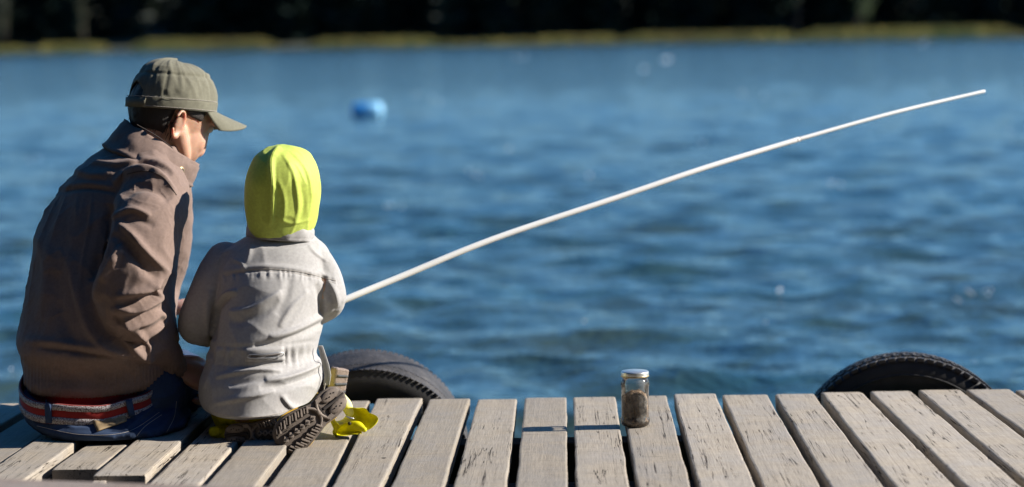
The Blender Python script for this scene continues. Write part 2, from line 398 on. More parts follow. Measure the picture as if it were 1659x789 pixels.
birch(1290, -25, 16, 'slender olive tree left of the widest pale green tree on the far shore', (.04, .06, .025), 2)
birch(134, -15, 13, 'small yellow green tree before the far forest above the man with the cap', (.05, .055, .025), 3)
birch(6, -20, 12, 'pale tree before the far forest at the left edge of the photo', (.045, .05, .025), 4)

# ------------------------------------------------------------------ unseen bank and trees, added to darken the shaded side of the figures
def build_unseen_bank():
    vs = []; n = 24
    for i, (y, z) in enumerate(((4.3, WZ-.5), (3.9, -.36), (3.3, -.12), (-9, .5), (-40, 5))):
        vs += [Vector((-34+68*k/n, y+.5*mnoise.noise(Vector((k*.6, y, 0))), z+.15*mnoise.noise(Vector((k*.8, y, 4))))) for k in range(n+1)]
    m = n+1; MBk = MB().add(vs, [(a*m+k, a*m+k+1, a*m+m+k+1, a*m+m+k) for a in range(4) for k in range(n)])
    tag(MBk.obj('unseen_bank', plain('unseen_bank_earth', (.06, .05, .03), .95, sc=2)), kind='structure')
    rs = np.random.RandomState(12); C = []
    for i in range(100):
        x, y = (rs.uniform(-26, 20), rs.uniform(-8, -3)) if i < 60 else (rs.uniform(-17, -11), rs.uniform(-6, 9)); h = rs.uniform(10, 17); k = 420; u = rs.rand(k); r = (1-u*.8)*2.0*np.sqrt(rs.rand(k)); th = rs.rand(k)*6.283
        C.append(np.stack([x+r*np.cos(th), y+r*np.sin(th), .2+u*h], 1))
    V, F = leafquads(np.concatenate(C), .34, rs); me = bpy.data.meshes.new('unseen_trees'); me.from_pydata(V.tolist(), [], F.tolist()); me.materials.append(mleaf)
    o = bpy.data.objects.new('unseen_trees', me); COL.objects.link(o); tag(o, 'dense dark trees added out of view to darken the figures', 'trees', kind='stuff')
build_unseen_bank()

# ------------------------------------------------------------------ dock
dock = empty('wooden_dock', (0, 4.6, 0), 'weathered grey wooden dock of spaced planks above blue lake water', 'dock')
GAPS = [(605, 532), (690, 625), (767, 725), (844.5, 828.6), (923.5, 927), (1002, 1026), (1085, 1126), (1165, 1232), (1248, 1338.5), (1323.5, 1443), (1402.7, 1558), (1482, 1664), (1560.5, 1772), (1639, 1880), (1717, 1988), (1795, 2096)]
GAPS = [(x, 915-(915-x)*1.268) for x in (-247, -168, -90, -12, 68, 149, 226, 298, 376, 452, 528)]+GAPS
def edge_y(x): return 656.5-.0160*x
YE = G(830, edge_y(830)).y
def plank(i, gl, gr, zoff, ynear, seed):
    rs = random.Random(seed)
    def bot(gt, xb): # line through (gt, edge) and (xb, 789) on the ground
        return G(gt, edge_y(gt)), G(xb, 789)
    a0, a1 = bot(*gl); b0, b1 = bot(*gr)
    gw = .0090+rs.uniform(-.0015, .002)
    def lx(p0, p1, y): return p0.x+(p1.x-p0.x)*(y-p0.y)/(p1.y-p0.y)
    yf = YE+rs.uniform(-.006, .006); n = 90; rings = []; th = .038
    cx = (lx(a0, a1, yf)+lx(b0, b1, yf))/2; cn = (lx(a0, a1, ynear)+lx(b0, b1, ynear))/2
    ang = math.atan2(cx-cn, yf-ynear); R = Matrix.Rotation(ang, 3, 'Z')
    for k in range(n+1):
        y = yf+(ynear-yf)*k/n
        xl = lx(a0, a1, y)+gw; xr = lx(b0, b1, y)-gw
        nl = .0022*mnoise.noise(Vector((seed*3.1, y*6, 0)))+.0007*mnoise.noise(Vector((seed, y*45, 5)))
        nr = .0022*mnoise.noise(Vector((seed*7.3, y*6, 9)))+.0007*mnoise.noise(Vector((seed, y*45, 15)))
        if mnoise.noise(Vector((seed*1.7, y*22, 30))) > .55: nr -= .002
        if mnoise.noise(Vector((seed*2.7, y*25, 50))) > .55: nl += .002
        xl += nl; xr += nr
        zt = zoff+.0015*mnoise.noise(Vector((seed, y*3, 1))); bv = .0032; en = .002 if k in (0, n) else 0
        prof = [(xl, zt-bv-en), (xl+bv*.35, zt-bv*.3-en), (xl+bv*1.3, zt-en), (xl*.75+xr*.25, zt-en+.0004), (xl*.5+xr*.5, zt-en+.0002*rs.uniform(-1, 1)), (xl*.25+xr*.75, zt-en), (xr-bv*1.3, zt-en), (xr-bv*.35, zt-bv*.3-en), (xr, zt-bv-en), (xr-.001, zt-th), (xl+.001, zt-th)]
        rings.append([Vector((p[0], y, p[1])) for p in prof])
    o0 = Vector((cx, yf, 0)); Ri = R
    rings = [[Ri @ (p-o0) for p in r] for r in rings]
    mb = MB(); mb.rings(rings); o = mb.obj('plank', M['wood'], None, smooth=False)
    o.matrix_world = Matrix.Translation(o0) @ R.inverted().to_4x4(); bpy.context.view_layer.update(); setpar(o, dock)
    return o
YN = 3.95
ZO = {3: .006, 4: -.002, 5: .010, 6: .003, 7: .012, 8: .004, 9: .007}
for i in range(len(GAPS)-1):
    yn = YN
    if i == 6: yn = G(120, 762).y
    if i == 7: yn = G(215, 779).y
    zr = random.Random(i*5+1).uniform(-.003, .003)
    plank(i, GAPS[i], GAPS[i+1], ZO.get(i, zr), yn, i*13+5)
for y in (YE-.33, YE-.85, YE-1.36):
    mb = MB(); mb.box((0, y, -.042-.11), (2.6, .04, .105)); mb.obj('joist', M['dark_wood'], dock, smooth=False, bevel=.003)
for x in (-1.6, 1.9):
    for y in (YE-.4, YE-1.3):
        MB().tube([(x, y, -2.0), (x, y, -.27)], .07, n=14, sub=1).obj('pile', M['dark_wood'], dock)
# low rail beam lying across the near end on the left
mb = MB(); bl, br = P(-160, 781, 3.62), P(470, 801, 3.62); rings = []
for k in range(41):
    c = bl.lerp(br, k/40); w = .045+.002*mnoise.noise(Vector((k*.5, 0, 0))); h = .05+.0015*mnoise.noise(Vector((k*.4, 3, 0)))
    rings.append([c+Vector(p) for p in ((0, .055, -.02-h), (0, .055, -.004), (0, .050, 0), (0, -.04, .002), (0, -.046, -.003), (0, -.046, -.02-h))])
mb.rings(rings); rb = mb.obj('rail_beam', M['beam'], dock, smooth=False)
# short cross piece in the gap at the left
mb = MB(); c = G(173, 768); mb.box(c+Vector((0, -.02, -.008)), (.013, .10, .010)); mb.obj('spacer_block', M['wood'], dock, smooth=False, bevel=.002)

# ------------------------------------------------------------------ tyres
mrub = plain('black_rubber', (.022, .021, .022), .62, var=.3, sc=25, bs=.3, bd=.001, spec=.4)
def mtread():
    m, t, b = newmat('worn_tread_rubber'); v = coords(t); f = noise(t, v, 22, 5, .65)
    t.links.new(ramp(t, f, [(.3, (.018, .017, .018)), (.6, (.048, .044, .045)), (.75, (.10, .09, .08))]), b.inputs['Base Color']); b.inputs['Roughness'].default_value = .7
    bump(t, b, noise(t, v, 110, 4), .6, .003); return m
mtr = mtread()
def tyre(px_c, py_top, R, width, Yc, tilt, yaw, label, lugs, lug):
    top = P(px_c, py_top, Yc); c = Vector((top.x, Yc, top.z-R*math.cos(tilt)))
    e = empty('car_tyre', c, label, 'tyre', 'old tyres hung on the dock edge')
    Rm = Matrix.Rotation(yaw, 3, 'Z') @ Matrix.Rotation(tilt, 3, 'X'); w = width/2
    prof = [(-w*.62, R*.60), (-w*.80, R*.63), (-w*1.02, R*.76), (-w*1.0, R*.88), (-w*.88, R*.945)]
    tr = [(-w*.88, R*.945), (-w*.80, R*.968), (-w*.5, R*.985), (0, R*.99), (w*.5, R*.985), (w*.80, R*.968), (w*.88, R*.945)]
    back = [(w*.88, R*.945), (w*1.0, R*.88), (w*1.02, R*.76), (w*.80, R*.63), (w*.62, R*.60)]
    inn = [(w*.60, R*.61), (w*.85, R*.80), (w*.7, R*.92), (-w*.7, R*.92), (-w*.85, R*.80), (-w*.60, R*.61)]
    def rev(pf, name, mat, wob=0):
        mb = MB(); n = 120; rings = []
        for k in range(n):
            a = 2*math.pi*k/n; rings.append([c+Rm @ Vector((r*math.sin(a), y, r*math.cos(a))) for y, r in pf])
        m = len(pf); vs = [v for r in rings for v in r]
        mb.add(vs, [(k*m+j, k*m+j+1, ((k+1) % n)*m+j+1, ((k+1) % n)*m+j) for k in range(n) for j in range(m-1)]); return mb.obj(name, mat, e)
    rev(prof, 'sidewall', mrub); rev(back, 'sidewall', mrub); rev(tr, 'tread_band', mtr); rev(inn, 'inner_lining', mrub)
    mb = MB()
    for k in range(lugs):
        a = 2*math.pi*(k+.5)/lugs
        for j, yy in enumerate(np.linspace(-.78, .78, 5)):
            aa = a+(j % 2)*math.pi/lugs; ra = R*(.985-.03*abs(yy)**2.5); cc = Vector((ra*math.sin(aa), yy*w, ra*math.cos(aa)))
            Rk = Rm @ Matrix.Rotation(aa, 3, 'Y') @ Matrix.Rotation(.25*(1 if j % 2 else -1), 3, 'Z')
            mb.box(c+Rm @ cc, (math.pi*R/lugs*.72, w*.155, lug), Rk)
    mb.obj('tread_blocks', mtr, e, smooth=False)
    return e, c, Rm
tyre(590, 573, .262, .175, YE+.19, rad(10), rad(4), 'worn grey black tyre leaning on the dock edge beside the child', 110, .0009)
e2, c2, R2 = tyre(1468, 573, .292, .165, YE+.13, rad(-3), rad(-7), 'dark knobbly tyre hung behind the dock edge at the right, far from the people', 76, .0042)
# moulded characters on the sidewall of the right tyre are too worn to read: raised ring only
mb = MB(); n = 120
rings = [[c2+R2 @ Vector(((.245+.003*math.cos(t))*math.sin(a), -.0835+.003*math.sin(t), (.245+.003*math.cos(t))*math.cos(a))) for t in [k*math.pi/4 for k in range(8)]] for a in [2*math.pi*k/n for k in range(n)]]
mb.rings(rings, closed=True); mb.obj('sidewall_ring', mrub, e2)

# ------------------------------------------------------------------ buoy
def build_buoy():
    dpx = P(596, 178, 1); yb = None
    d = ray(596, 190); t = (WZ-CAMH)/d.z; Yb = d.y*t; c = P(595, 179, Yb); s = S(Yb)
    mblue = plain('blue_plastic', (.02, .20, .50), .35, var=.1, sc=3); mlb = plain('sunlit_blue_plastic', (.26, .58, .85), .3, var=.1, sc=3); mw = plain('white_reflection', (.7, .7, .7), .4, sc=3)
    e = empty('buoy', (c.x, Yb, WZ), 'blue plastic float with end coloured as sunlit drifting on the lake', 'buoy')
    r = 13*s; L = 25*s
    def drum(x0, x1, name, mat, prof):
        mb = MB(); rings = []
        for u, k in prof: rings.append([Vector((c.x+x0+(x1-x0)*u, Yb+math.cos(a)*r*k+.04*(x0+(x1-x0)*u), c.z+math.sin(a)*r*k)) for a in [2*math.pi*i/28 for i in range(28)]])
        mb.rings(rings); return mb.obj(name, mat, e)
    drum(-L, L*.02, 'body', mblue, [(0, .3), (.04, .7), (.12, .92), (.3, 1), (.5, .97), (.7, 1), (1, 1)])
    drum(L*.0, L, 'end_cap', mlb, [(0, 1.02), (.2, 1.06), (.75, 1.03), (.93, .8), (1, .3)])  # lighter blue stands in for sunlight on the right end
    mb = MB(); mb.tube([(c.x+L*.35, Yb-.02, c.z-r*1.1), (c.x+L*.35, Yb-.02, c.z-r*2.1)], r*.55, n=16); mb.obj('reflection_blob', mw, e)  # white blob standing in for the float's reflection on the water
build_buoy()

# ------------------------------------------------------------------ jar
def build_jar():
    b = G(1029.5, 690.5); s = S(b.y); Rr = 23.5*s; hh = 92*s
    e = empty('glass_jar', b, 'small lidded glass jar holding dark soil and worms standing on planks', 'jar')
    mg, t, bs = newmat('jar_glass'); bs.inputs['Transmission Weight'].default_value = 1; bs.inputs['Roughness'].default_value = .03; bs.inputs['IOR'].default_value = 1.45
    tr = N(t, 'ShaderNodeBsdfTransparent'); ms = N(t, 'ShaderNodeMixShader'); gl = N(t, 'ShaderNodeBsdfGlossy'); gl.inputs['Roughness'].default_value = .05
    fr = N(t, 'ShaderNodeFresnel'); fr.inputs[0].default_value = 1.45; v = coords(t)
    dirt = ramp(t, noise(t, v, 55, 5, .7), [(.45, (.05, .05, .05)), (.80, (.5, .5, .5))])
    t.links.new(fr.outputs[0], ms.inputs[0]); t.links.new(tr.outputs[0], ms.inputs[1]); t.links.new(gl.outputs[0], ms.inputs[2])
    df = N(t, 'ShaderNodeBsdfDiffuse'); df.inputs[0].default_value = (.45, .42, .38, 1); m2 = N(t, 'ShaderNodeMixShader'); t.links.new(dirt, m2.inputs[0]); t.links.new(ms.outputs[0], m2.inputs[1]); t.links.new(df.outputs[0], m2.inputs[2])
    t.links.new(m2.outputs[0], t.nodes['Material Output'].inputs[0])
    msoil, t, bs = newmat('dark_soil'); v = coords(t); f = noise(t, v, 210, 5, .75); t.links.new(ramp(t, f, [(.38, (.016, .011, .007)), (.50, (.11, .07, .042)), (.62, (.40, .28, .18))]), bs.inputs['Base Color']); bs.inputs['Roughness'].default_value = .95; bump(t, bs, f, 1, .004)
    mlid = plain('dull_tin_lid', (.62, .62, .58), .32, .75, var=.1, sc=60, bs=.1); mgold = plain('gold_lacquer', (.42, .34, .20), .4, .7, sc=60)
    def lathe(pf, name, mat, n=56, z0=0):
        mb = MB(); mb.rings([[b+Vector((r*math.cos(a), r*math.sin(a), z)) for a in [2*math.pi*k/n for k in range(n)]] for r, z in pf], caps=False); return mb.obj(name, mat, e)
    o = [(.0, .012), (.80, .012), (.92, .03), (1.0, .075), (1.02, .10), (1.02, .145), (.96, .165), (.955, .20), (.955, .70), (.99, .73), (1.0, .79), (.93, .84), (.86, .865), (.86, .885), (.88, .89)]
    lathe([(r*Rr, z*hh) for r, z in o], 'glass', mg)
    # soil heap, uneven top
    mb = MB(); rings = []; n = 56
    for r, z in [(.0, .02), (.78, .022), (.90, .04), (.93, .10), (.925, .2), (.92, .35), (.92, .45), (.80, .54), (.55, .60), (.3, .64), (.0, .65)]:
        rings.append([b+Vector((r*Rr*math.cos(a)*.985, r*Rr*math.sin(a)*.985, hh*(z+(.05*mnoise.noise(Vector((r*3*math.cos(a), r*3*math.sin(a), 2)))+.03*mnoise.noise(Vector((9*r*math.cos(a), 9*r*math.sin(a), 2))) if z > .4 else 0)))) for a in [2*math.pi*k/n for k in range(n)]])
    mb.rings(rings, caps=False); mb.obj('soil', msoil, e)
    lathe([(.0*Rr, 1.0*hh), (.88*Rr, .998*hh), (.955*Rr, .985*hh), (.97*Rr, .97*hh), (.97*Rr, .925*hh)], 'lid', mlid)
    lathe([(.965*Rr, .926*hh), (.985*Rr, .915*hh), (.985*Rr, .898*hh), (.93*Rr, .893*hh)], 'lid_rim', mgold)
    b.z += .0
build_jar()
# ------------------------------------------------------------------ people: shared
from mathutils.bvhtree import BVHTree
def surf(o, px, py, push=0.0):
    bm = bmesh.new() if False else None
    if o.name not in _bvh: _bvh[o.name] = BVHTree.FromPolygons([v.co for v in o.data.vertices], [p.vertices for p in o.data.polygons])
    d = ray(px, py).normalized(); h = _bvh[o.name].ray_cast(Vector((0, 0, CAMH)), d)
    if h[0] is None: return P(px, py, 4.95), Vector((0, -1, 0))
    return h[0]+h[1]*push, h[1]
_bvh = {}
def surfline(o, pts, n, push=0.0):
    C, _ = spline([Vector((a, b, 0)) for a, b in pts], [0]*len(pts), 12); out = []
    L = [0]
    for a, b in zip(C, C[1:]): L.append(L[-1]+(b-a).length)
    for i in range(n):
        s = L[-1]*i/(n-1); k = min(max(1, sum(1 for x in L if x <= s)), len(C)-1); t = (s-L[k-1])/max(L[k]-L[k-1], 1e-6); c = C[k-1].lerp(C[k], t)
        out.append(surf(o, c.x, c.y, push))
    return out
def stitches(o, pts, n, mat, name, parent, w=.0006, l=.5):
    """a dashed line of thread lying on a garment"""
    L = surfline(o, pts, n, .0002); mb = MB(); q = [L[0][0]]
    for p_, _n in L[1:]:
        if (p_-q[-1]).length < .03: q.append(p_)
    mb.tube(q, [w]*len(q), n=6, sub=1)
    return mb.obj(name, mat, parent)
def patch(o, quad, nx, ny, push):
    """grid of points following a garment inside a pixel quad; returns MB"""
    mb = MB(); vs = []
    for j in range(ny+1):
        for i in range(nx+1):
            u, v = i/nx, j/ny; q = [(1-u)*(1-v), u*(1-v), u*v, (1-u)*v]
            x = sum(k*p[0] for k, p in zip(q, quad)); y = sum(k*p[1] for k, p in zip(q, quad)); vs.append(surf(o, x, y, push)[0])
    mb.add(vs, [(j*(nx+1)+i, j*(nx+1)+i+1, (j+1)*(nx+1)+i+1, (j+1)*(nx+1)+i) for j in range(ny) for i in range(nx)]); return mb
def hand(mb, wrist, d, n, side, sc=1.0, curl=(35, 45, 30), thumb=40):
    d = Vector(d).normalized(); n = Vector(n); n = (n-d*n.dot(d)).normalized(); s = d.cross(n)*side; w = Vector(wrist)
    mb.tube([w-d*.02*sc, w+d*.02*sc, w+d*.055*sc, w+d*.085*sc], [.024*sc, .030*sc, .036*sc, .034*sc], flat=(n, .5))
    for k, (o, L) in enumerate(((.028, .072), (.0095, .080), (-.0095, .074), (-.027, .058))):
        p = w+d*(.088-.004*abs(k-1))*sc+s*o*sc; pts = [p-d*.03*sc, p]; a = 0
        for c, f in zip(curl, (.45, .32, .23)):
            a += c+k*3; dd = d*math.cos(rad(a))-n*math.sin(rad(a)); pts.append(pts[-1]+dd*L*f*sc)
        mb.tube(pts, [.009*sc, .0095*sc, .0088*sc, .0080*sc, .0062*sc], n=10, sub=3)
    t0 = w+d*.02*sc+s*.022*sc; a = rad(thumb); t1 = t0+(d*math.cos(a)+s*math.sin(a))*.035*sc; t2 = t1+(d*math.cos(a*.6)+s*math.sin(a*.5)-n*.35)*.03*sc; t3 = t2+(d*.9-n*.5)*.024*sc
    mb.tube([t0, t1, t2, t3], [.013*sc, .011*sc, .010*sc, .0075*sc], n=10, sub=3)
def skin(name, c, red=(.5, .12, .06)):
    m, t, b = newmat(name); v = coords(t); f = noise(t, v, 40, 4, .6)
    t.links.new(ramp(t, f, [(.3, g(c, .86)), (.7, g(c, 1.1))]), b.inputs['Base Color']); b.inputs['Roughness'].default_value = .5
    b.inputs['Subsurface Weight'].default_value = .6; b.inputs['Subsurface Radius'].default_value = (1, .3, .15); b.inputs['Subsurface Scale'].default_value = .02
    bump(t, b, noise(t, v, 500, 3), .25, .0006); return m
M['skin'] = skin('fair_skin', (.50, .29, .20))
M['jacket'] = cloth('taupe_cotton', (.20, .142, .120), .16, .9, 1100, 34, .05, cb=.5)
M['khaki'] = cloth('khaki_twill', (.165, .158, .118), .16, .9, 1300, 50, .05, cb=.4)
M['denim'] = cloth('dark_denim', (.028, .050, .105), .45, .9, 1200, 30, .03, cb=.6)
M['red'] = cloth('red_knit', (.26, .018, .015), .2, .95, 700, 40)
M['greycloth'] = cloth('pale_grey_nylon', (.355, .343, .338), .06, .8, 1500, 26, .05, cb=.3)
M['neon'] = cloth('neon_yellow_green_nylon', (.56, .67, .13), .05, .6, 1500, 24, .0, trans=.12, cb=.25)
M['yellow'] = cloth('yellow_rubberised_cloth', (.72, .66, .01), .12, .5, 900, 20, .0, trans=.15)
M['hair'] = plain('dark_brown_hair', (.018, .011, .008), .55, sc=200, var=.4, bs=.8, bd=.003)
M['sole'] = plain('grey_brown_sole_rubber', (.105, .082, .066), .8, sc=45, var=.35, bs=.3)
M['lug'] = plain('worn_sole_lug_rubber', (.17, .135, .11), .75, sc=60, var=.35, bs=.3)
M['groove'] = plain('dark_sole_groove', (.035, .028, .024), .9, sc=60)
M['shoe'] = cloth('brown_shoe_suede', (.10, .07, .05), .3)
M['thread'] = plain('pale_thread', (.42, .38, .34), .9, sc=300)
M['darkthread'] = plain('dark_thread', (.06, .045, .04), .9, sc=300)
M['metal'] = plain('dull_metal', (.5, .5, .5), .35, .9)
M['brass'] = plain('aged_brass', (.26, .19, .10), .45, .7)
M['white'] = plain('white_rod_lacquer', (.90, .90, .89), .3, var=.04, sc=8, bs=.0)

# ------------------------------------------------------------------ the man
def build_man():
    az, pt = rad(36), rad(24)
    fh = Vector((math.cos(az), math.sin(az), 0)); z = Vector((0, 0, 1)); r = Vector((math.sin(az), -math.cos(az), 0))
    f = fh*math.cos(pt)-z*math.sin(pt); u = z*math.cos(pt)+fh*math.sin(pt); C = P(283, 184, 5.17)
    R = Matrix((f, r, u)).transposed()
    L = lambda a, b, c: C+f*a+r*b+u*c
    mb = MB()
    mb.ell(L(-.005, 0, .012), (.097, .074, .098), R, 28)
    mb.ell(L(.030, 0, -.045), (.064, .060, .075), R, 24)            # face mass
    mb.ell(L(.052, 0, -.103), (.030, .030, .024), R, 16)            # chin
    mb.ell(L(.056, 0, -.036), (.036, .050, .046), R, 20)
    for s in (-1, 1):
        mb.tube([L(-.005, .058*s, -.045), L(.02, .055*s, -.078), L(.050, .022*s, -.108)], [.022, .020, .018])   # jaw line
        mb.ell(L(.060, .036*s, -.046), (.020, .018, .026), R, 14)   # cheekbone
        mb.ell(L(.080, .030*s, .012), (.016, .028, .010), R, 12)    # brow ridge
        # ear: rim and lobe
        E = L(-.020, .075*s, -.034); pts = []
        for k in range(9):
            a = rad(-150+k*37.5); pts.append(E+f*(.016*math.cos(a)*.9-.004)+u*(.031*math.sin(a))+r*s*(.012-.006*math.cos(a)))
        mb.tube(pts, [.0045]*9, n=8, sub=3); mb.ell(E+r*s*.003, (.013, .006, .026), R, 12); mb.ell(E+u*-.026+r*s*.007, (.009, .006, .010), R, 10)
    mb.tube([L(.086, 0, .008), L(.093, 0, -.022), L(.096, 0, -.056), L(.086, 0, -.067)], [.009, .0085, .0090, .008])     # nose
    for s in (-1, 1): mb.ell(L(.082, .010*s, -.060), (.010, .008, .008), R, 10)
    mb.tube([L(.066, -.020, -.082), L(.074, 0, -.081), L(.066, .020, -.082)], [.003, .005, .003], n=8)
    mb.tube([L(-.03, 0, -.03), P(250, 250, 5.14), P(235, 300, 5.12)], [.062, .060, .075])
    # trunk inside the jacket
    slices(mb, [(640, 62, 250, 4.99, .12, 2.2, .1), (560, 60, 255, 5.0, .12, 2.2, 0), (440, 75, 270, 5.05, .12, 2.2, 0), (350, 100, 280, 5.09, .12, 2.2, 0), (290, 130, 280, 5.12, .11, 2.2, 0), (262, 190, 270, 5.13, .07, 2, 0)])
    ra = [P(240, 335, 5.05), P(222, 415, 4.90), P(214, 485, 4.88), P(243, 556, 4.94), P(280, 591, 5.0)]
    mb.tube(ra, [.045, .045, .042, .032, .027])
    hand(mb, ra[-1], (.66, .30, -.38), (.15, -.60, .8), -1, 1.12, (42, 55, 42), 30)
    la = [P(130, 335, 5.22), P(160, 440, 5.40), P(235, 496, 5.50), P(268, 500, 5.52)]
    mb.tube(la, [.052, .042, .03, .026]); hand(mb, la[-1], (.85, -.15, .05), (0, -.2, 1), -1, 1.0, (40, 50, 35), 35)
    for a, b in ((235, 303), (130, 191)):
        mb.tube([(P(a, 660, 4.98).x, 4.98, .09), (P(b, 650, 5.43).x, 5.44, .026), (P(b, 650, 5.5).x, 5.52, -.03), (P(b, 650, 5.5).x, 5.52, -.42)], [.06, .048, .046, .04])
        mb.tube([(P(b, 650, 5.5).x, 5.50, -.45), (P(b, 650, 5.5).x, 5.66, -.48)], [.04, .035])
    body = remesh(mb, 'person', M['skin'], .0034, 6)
    tag(body, 'man in khaki cap and brown jacket sitting on dock edge, seen from behind', 'person', 'people sitting on the dock')
    for s in (-1, 1):
        MB().ell(L(.079, .030*s, -.004), .0115, R, 14).obj('eye', plain('eye_white', (.6, .58, .55), .2), body)
        MB().tube([L(.084, .012*s, .020), L(.093, .028*s, .026), L(.080, .048*s, .020)], [.0018, .0026, .0012], n=8).obj('eyebrow', M['hair'], body)
    # hair: shell round the back and sides of the skull
    rings = []; nA = 60; nE = 16
    for i in range(nA+1):
        ps = math.pi*(i/nA*2-1); fr = math.cos(ps)                 # ps=0 at the front
        lo = rad(10) if abs(ps) < rad(66) else (rad(-7) if abs(ps) < rad(93) else (rad(3) if abs(ps) < rad(110) else rad(-54)))
        col = []
        for k in range(nE+1):
            e = lo+(rad(30)-lo)*k/nE; kk = (1.055 if abs(ps) > rad(90) else 1.0)+.02*mnoise.noise(Vector((ps*9, e*4, 0)))-.03*(k == 0)
            col.append(L(-.006+.100*math.cos(e)*math.cos(ps)*kk, .0765*math.cos(e)*math.sin(ps)*kk, .008+.100*math.sin(e)*kk))
        rings.append(col)
    hb = MB(); n_ = nE+1; hb.add([v for c in rings for v in c], [(a*n_+k, a*n_+k+1, (a+1)*n_+k+1, (a+1)*n_+k) for a in range(nA) for k in range(nE)])
    hb.obj('hair', M['hair'], body, solid=.004)
    # strands breaking the hairline at the nape
    hb = MB(); rs = random.Random(4)
    for k in range(260):
        ps = rad(rs.uniform(96, 200)); e = rad(rs.uniform(-50, -8)); q = Vector((-.006+.104*math.cos(e)*math.cos(ps), .080*math.cos(e)*math.sin(ps), .008+.104*math.sin(e)))
        a = L(*q); b = L(q.x*.97+rs.uniform(-.003, .003), q.y*.97, q.z-rs.uniform(.008, .018)); hb.tube([a, b], [.0011, .0004], n=5, sub=1)
    hb.obj('hair_strands', M['hair'], body)
    # cap
    ptc = rad(6); fc = fh*math.cos(ptc)-z*math.sin(ptc); uc = z*math.cos(ptc)+fh*math.sin(ptc); CC = P(278, 178, 5.165)
    K = lambda a, b, c: CC+fc*a+r*b+uc*c
    nA, nE = 144, 44; vs = []; fs = []; H = .109; A_, B_ = .104, .086
    for j in range(nE+1):
        th = math.pi/2*(j/nE)
        for i in range(nA):
            ph = 2*math.pi*i/nA; k = max(math.cos(th), 0)**.62; hh = H*(math.sin(th)**.92)
            front = max(0, math.cos(ph)); q = Vector((math.cos(ph)*3, math.sin(ph)*3, hh*20))
            w = .0030*(mnoise.noise(q*.8)+.5*mnoise.noise(q*2.1)) + .0028*max(0, 1-abs(mnoise.noise(Vector((q.x*1.5+q.z*.8, q.y*1.5, q.z*.9)))*4))*(.3+j/nE)
            seam = -.0028*math.exp(-((hh-.078)/.0035)**2)*(1 if k > .4 else 0)+.0022*math.exp(-((hh-.088)/.005)**2)
            for sp in (55, 125, 235, 305): 
                dphi = abs((math.degrees(ph)-sp+180) % 360-180); seam -= .002*math.exp(-(dphi/1.8)**2)*(k > .2)*(hh > .028)
            band = .0016 if hh < .026 else 0
            lean = .006*(hh/H)**1.2
            rr_ = (w*min(1, hh/.03)+seam+band)
            vs.append(K(lean+(A_+rr_)*k*math.cos(ph), (B_+rr_)*k*math.sin(ph), hh*(1-.05*math.cos(ph)*(1 if j > nE*.6 else 0))+w*.8*(j/nE)))
    def hole(i, j):
        dphi = abs((math.degrees(2*math.pi*(i+.5)/nA)-180+180) % 360-180); hh = H*(math.sin(math.pi/2*(j+.5)/nE)**.92)
        return hh > .023 and ((dphi/24)**2+((hh-.023)/.036)**2) < 1
    for j in range(nE):
        for i in range(nA):
            if hole(i, j): continue
            i2 = (i+1) % nA; fs.append((j*nA+i, j*nA+i2, (j+1)*nA+i2, (j+1)*nA+i))
    cap = MB().add(vs, fs).obj('cap', M['khaki'], body, solid=.0022)
    # brim
    bv = []; bf = []; nu, nv = 40, 14
    for a in range(nu+1):
        ph = rad(-62+124*a/nu)
        for k in range(nv+1):
            t = k/nv; ext = .088*(max(0, math.cos(ph*.92/rad(62)*math.pi/2))**.38)
            bx = A_*math.cos(ph)*1.0+ext*t; by = B_*math.sin(ph)*(1.0-.12*t); drop = -.002-.24*ext*t-.6*ext*ext*t-7.0*(by*by)*t
            bv.append(K(bx, by, drop+.004))
    bf = [(a*(nv+1)+k, a*(nv+1)+k+1, (a+1)*(nv+1)+k+1, (a+1)*(nv+1)+k) for a in range(nu) for k in range(nv)]
    MB().add(bv, bf).obj('brim', M['khaki'], cap, solid=.004)
    for hh in (.003, .024):
        sb = MB()
        for i in range(0, 200):
            ph = 2*math.pi*i/200; q = [K((A_+.0035)*math.cos(p_)*.995, (B_+.0035)*math.sin(p_)*.995, hh+.001) for p_ in (ph, ph+.018)]; sb.tube(q, [.0006, .0006], n=5, sub=1)
        sb.obj('stitching', M['thread'], cap)
    sb = MB(); vs = []
    for i in range(21):
        ph = rad(180-32+64*i/20)
        for hh in (.0, .021): vs.append(K((A_+.0035)*math.cos(ph), (B_+.0035)*math.sin(ph), hh))
    sb.add(vs, [(2*i, 2*i+1, 2*i+3, 2*i+2) for i in range(20)]); sb.obj('back_strap', M['khaki'], cap, solid=.002)
    # jacket
    mb = MB()
    slices(mb, [(617, 44, 266, 4.99, .150, 2.3, .1), (604, 40, 272, 4.99, .152, 2.3, .1), (586, 38, 280, 5.0, .156, 2.3, .1), (572, 36, 284, 5.0, .158, 2.3, .08), (548, 27, 290, 5.0, .176, 2.3, .05), (500, 36, 286, 5.02, .170, 2.3, 0),
                (430, 50, 290, 5.05, .168, 2.3, 0), (372, 58, 298, 5.08, .160, 2.3, 0), (335, 78, 300, 5.1, .155, 2.3, 0), (295, 106, 298, 5.12, .148, 2.3, 0), (262, 136, 294, 5.13, .128, 2.2, 0), (238, 172, 290, 5.14, .095, 2.1, 0)], 56, -.26)
    mb.tube([P(252, 308, 5.05), P(241, 350, 4.94), P(222, 420, 4.875), P(208, 484, 4.855), P(230, 542, 4.91), P(262, 578, 4.97), P(276, 592, 4.99)], [.074, .080, .077, .070, .056, .044, .036], n=28)
    mb.tube([P(272, 300, 5.22), P(270, 350, 5.29), P(267, 400, 5.32), P(252, 470, 5.34), P(235, 560, 5.2)], [.050, .058, .062, .058, .06], n=24)
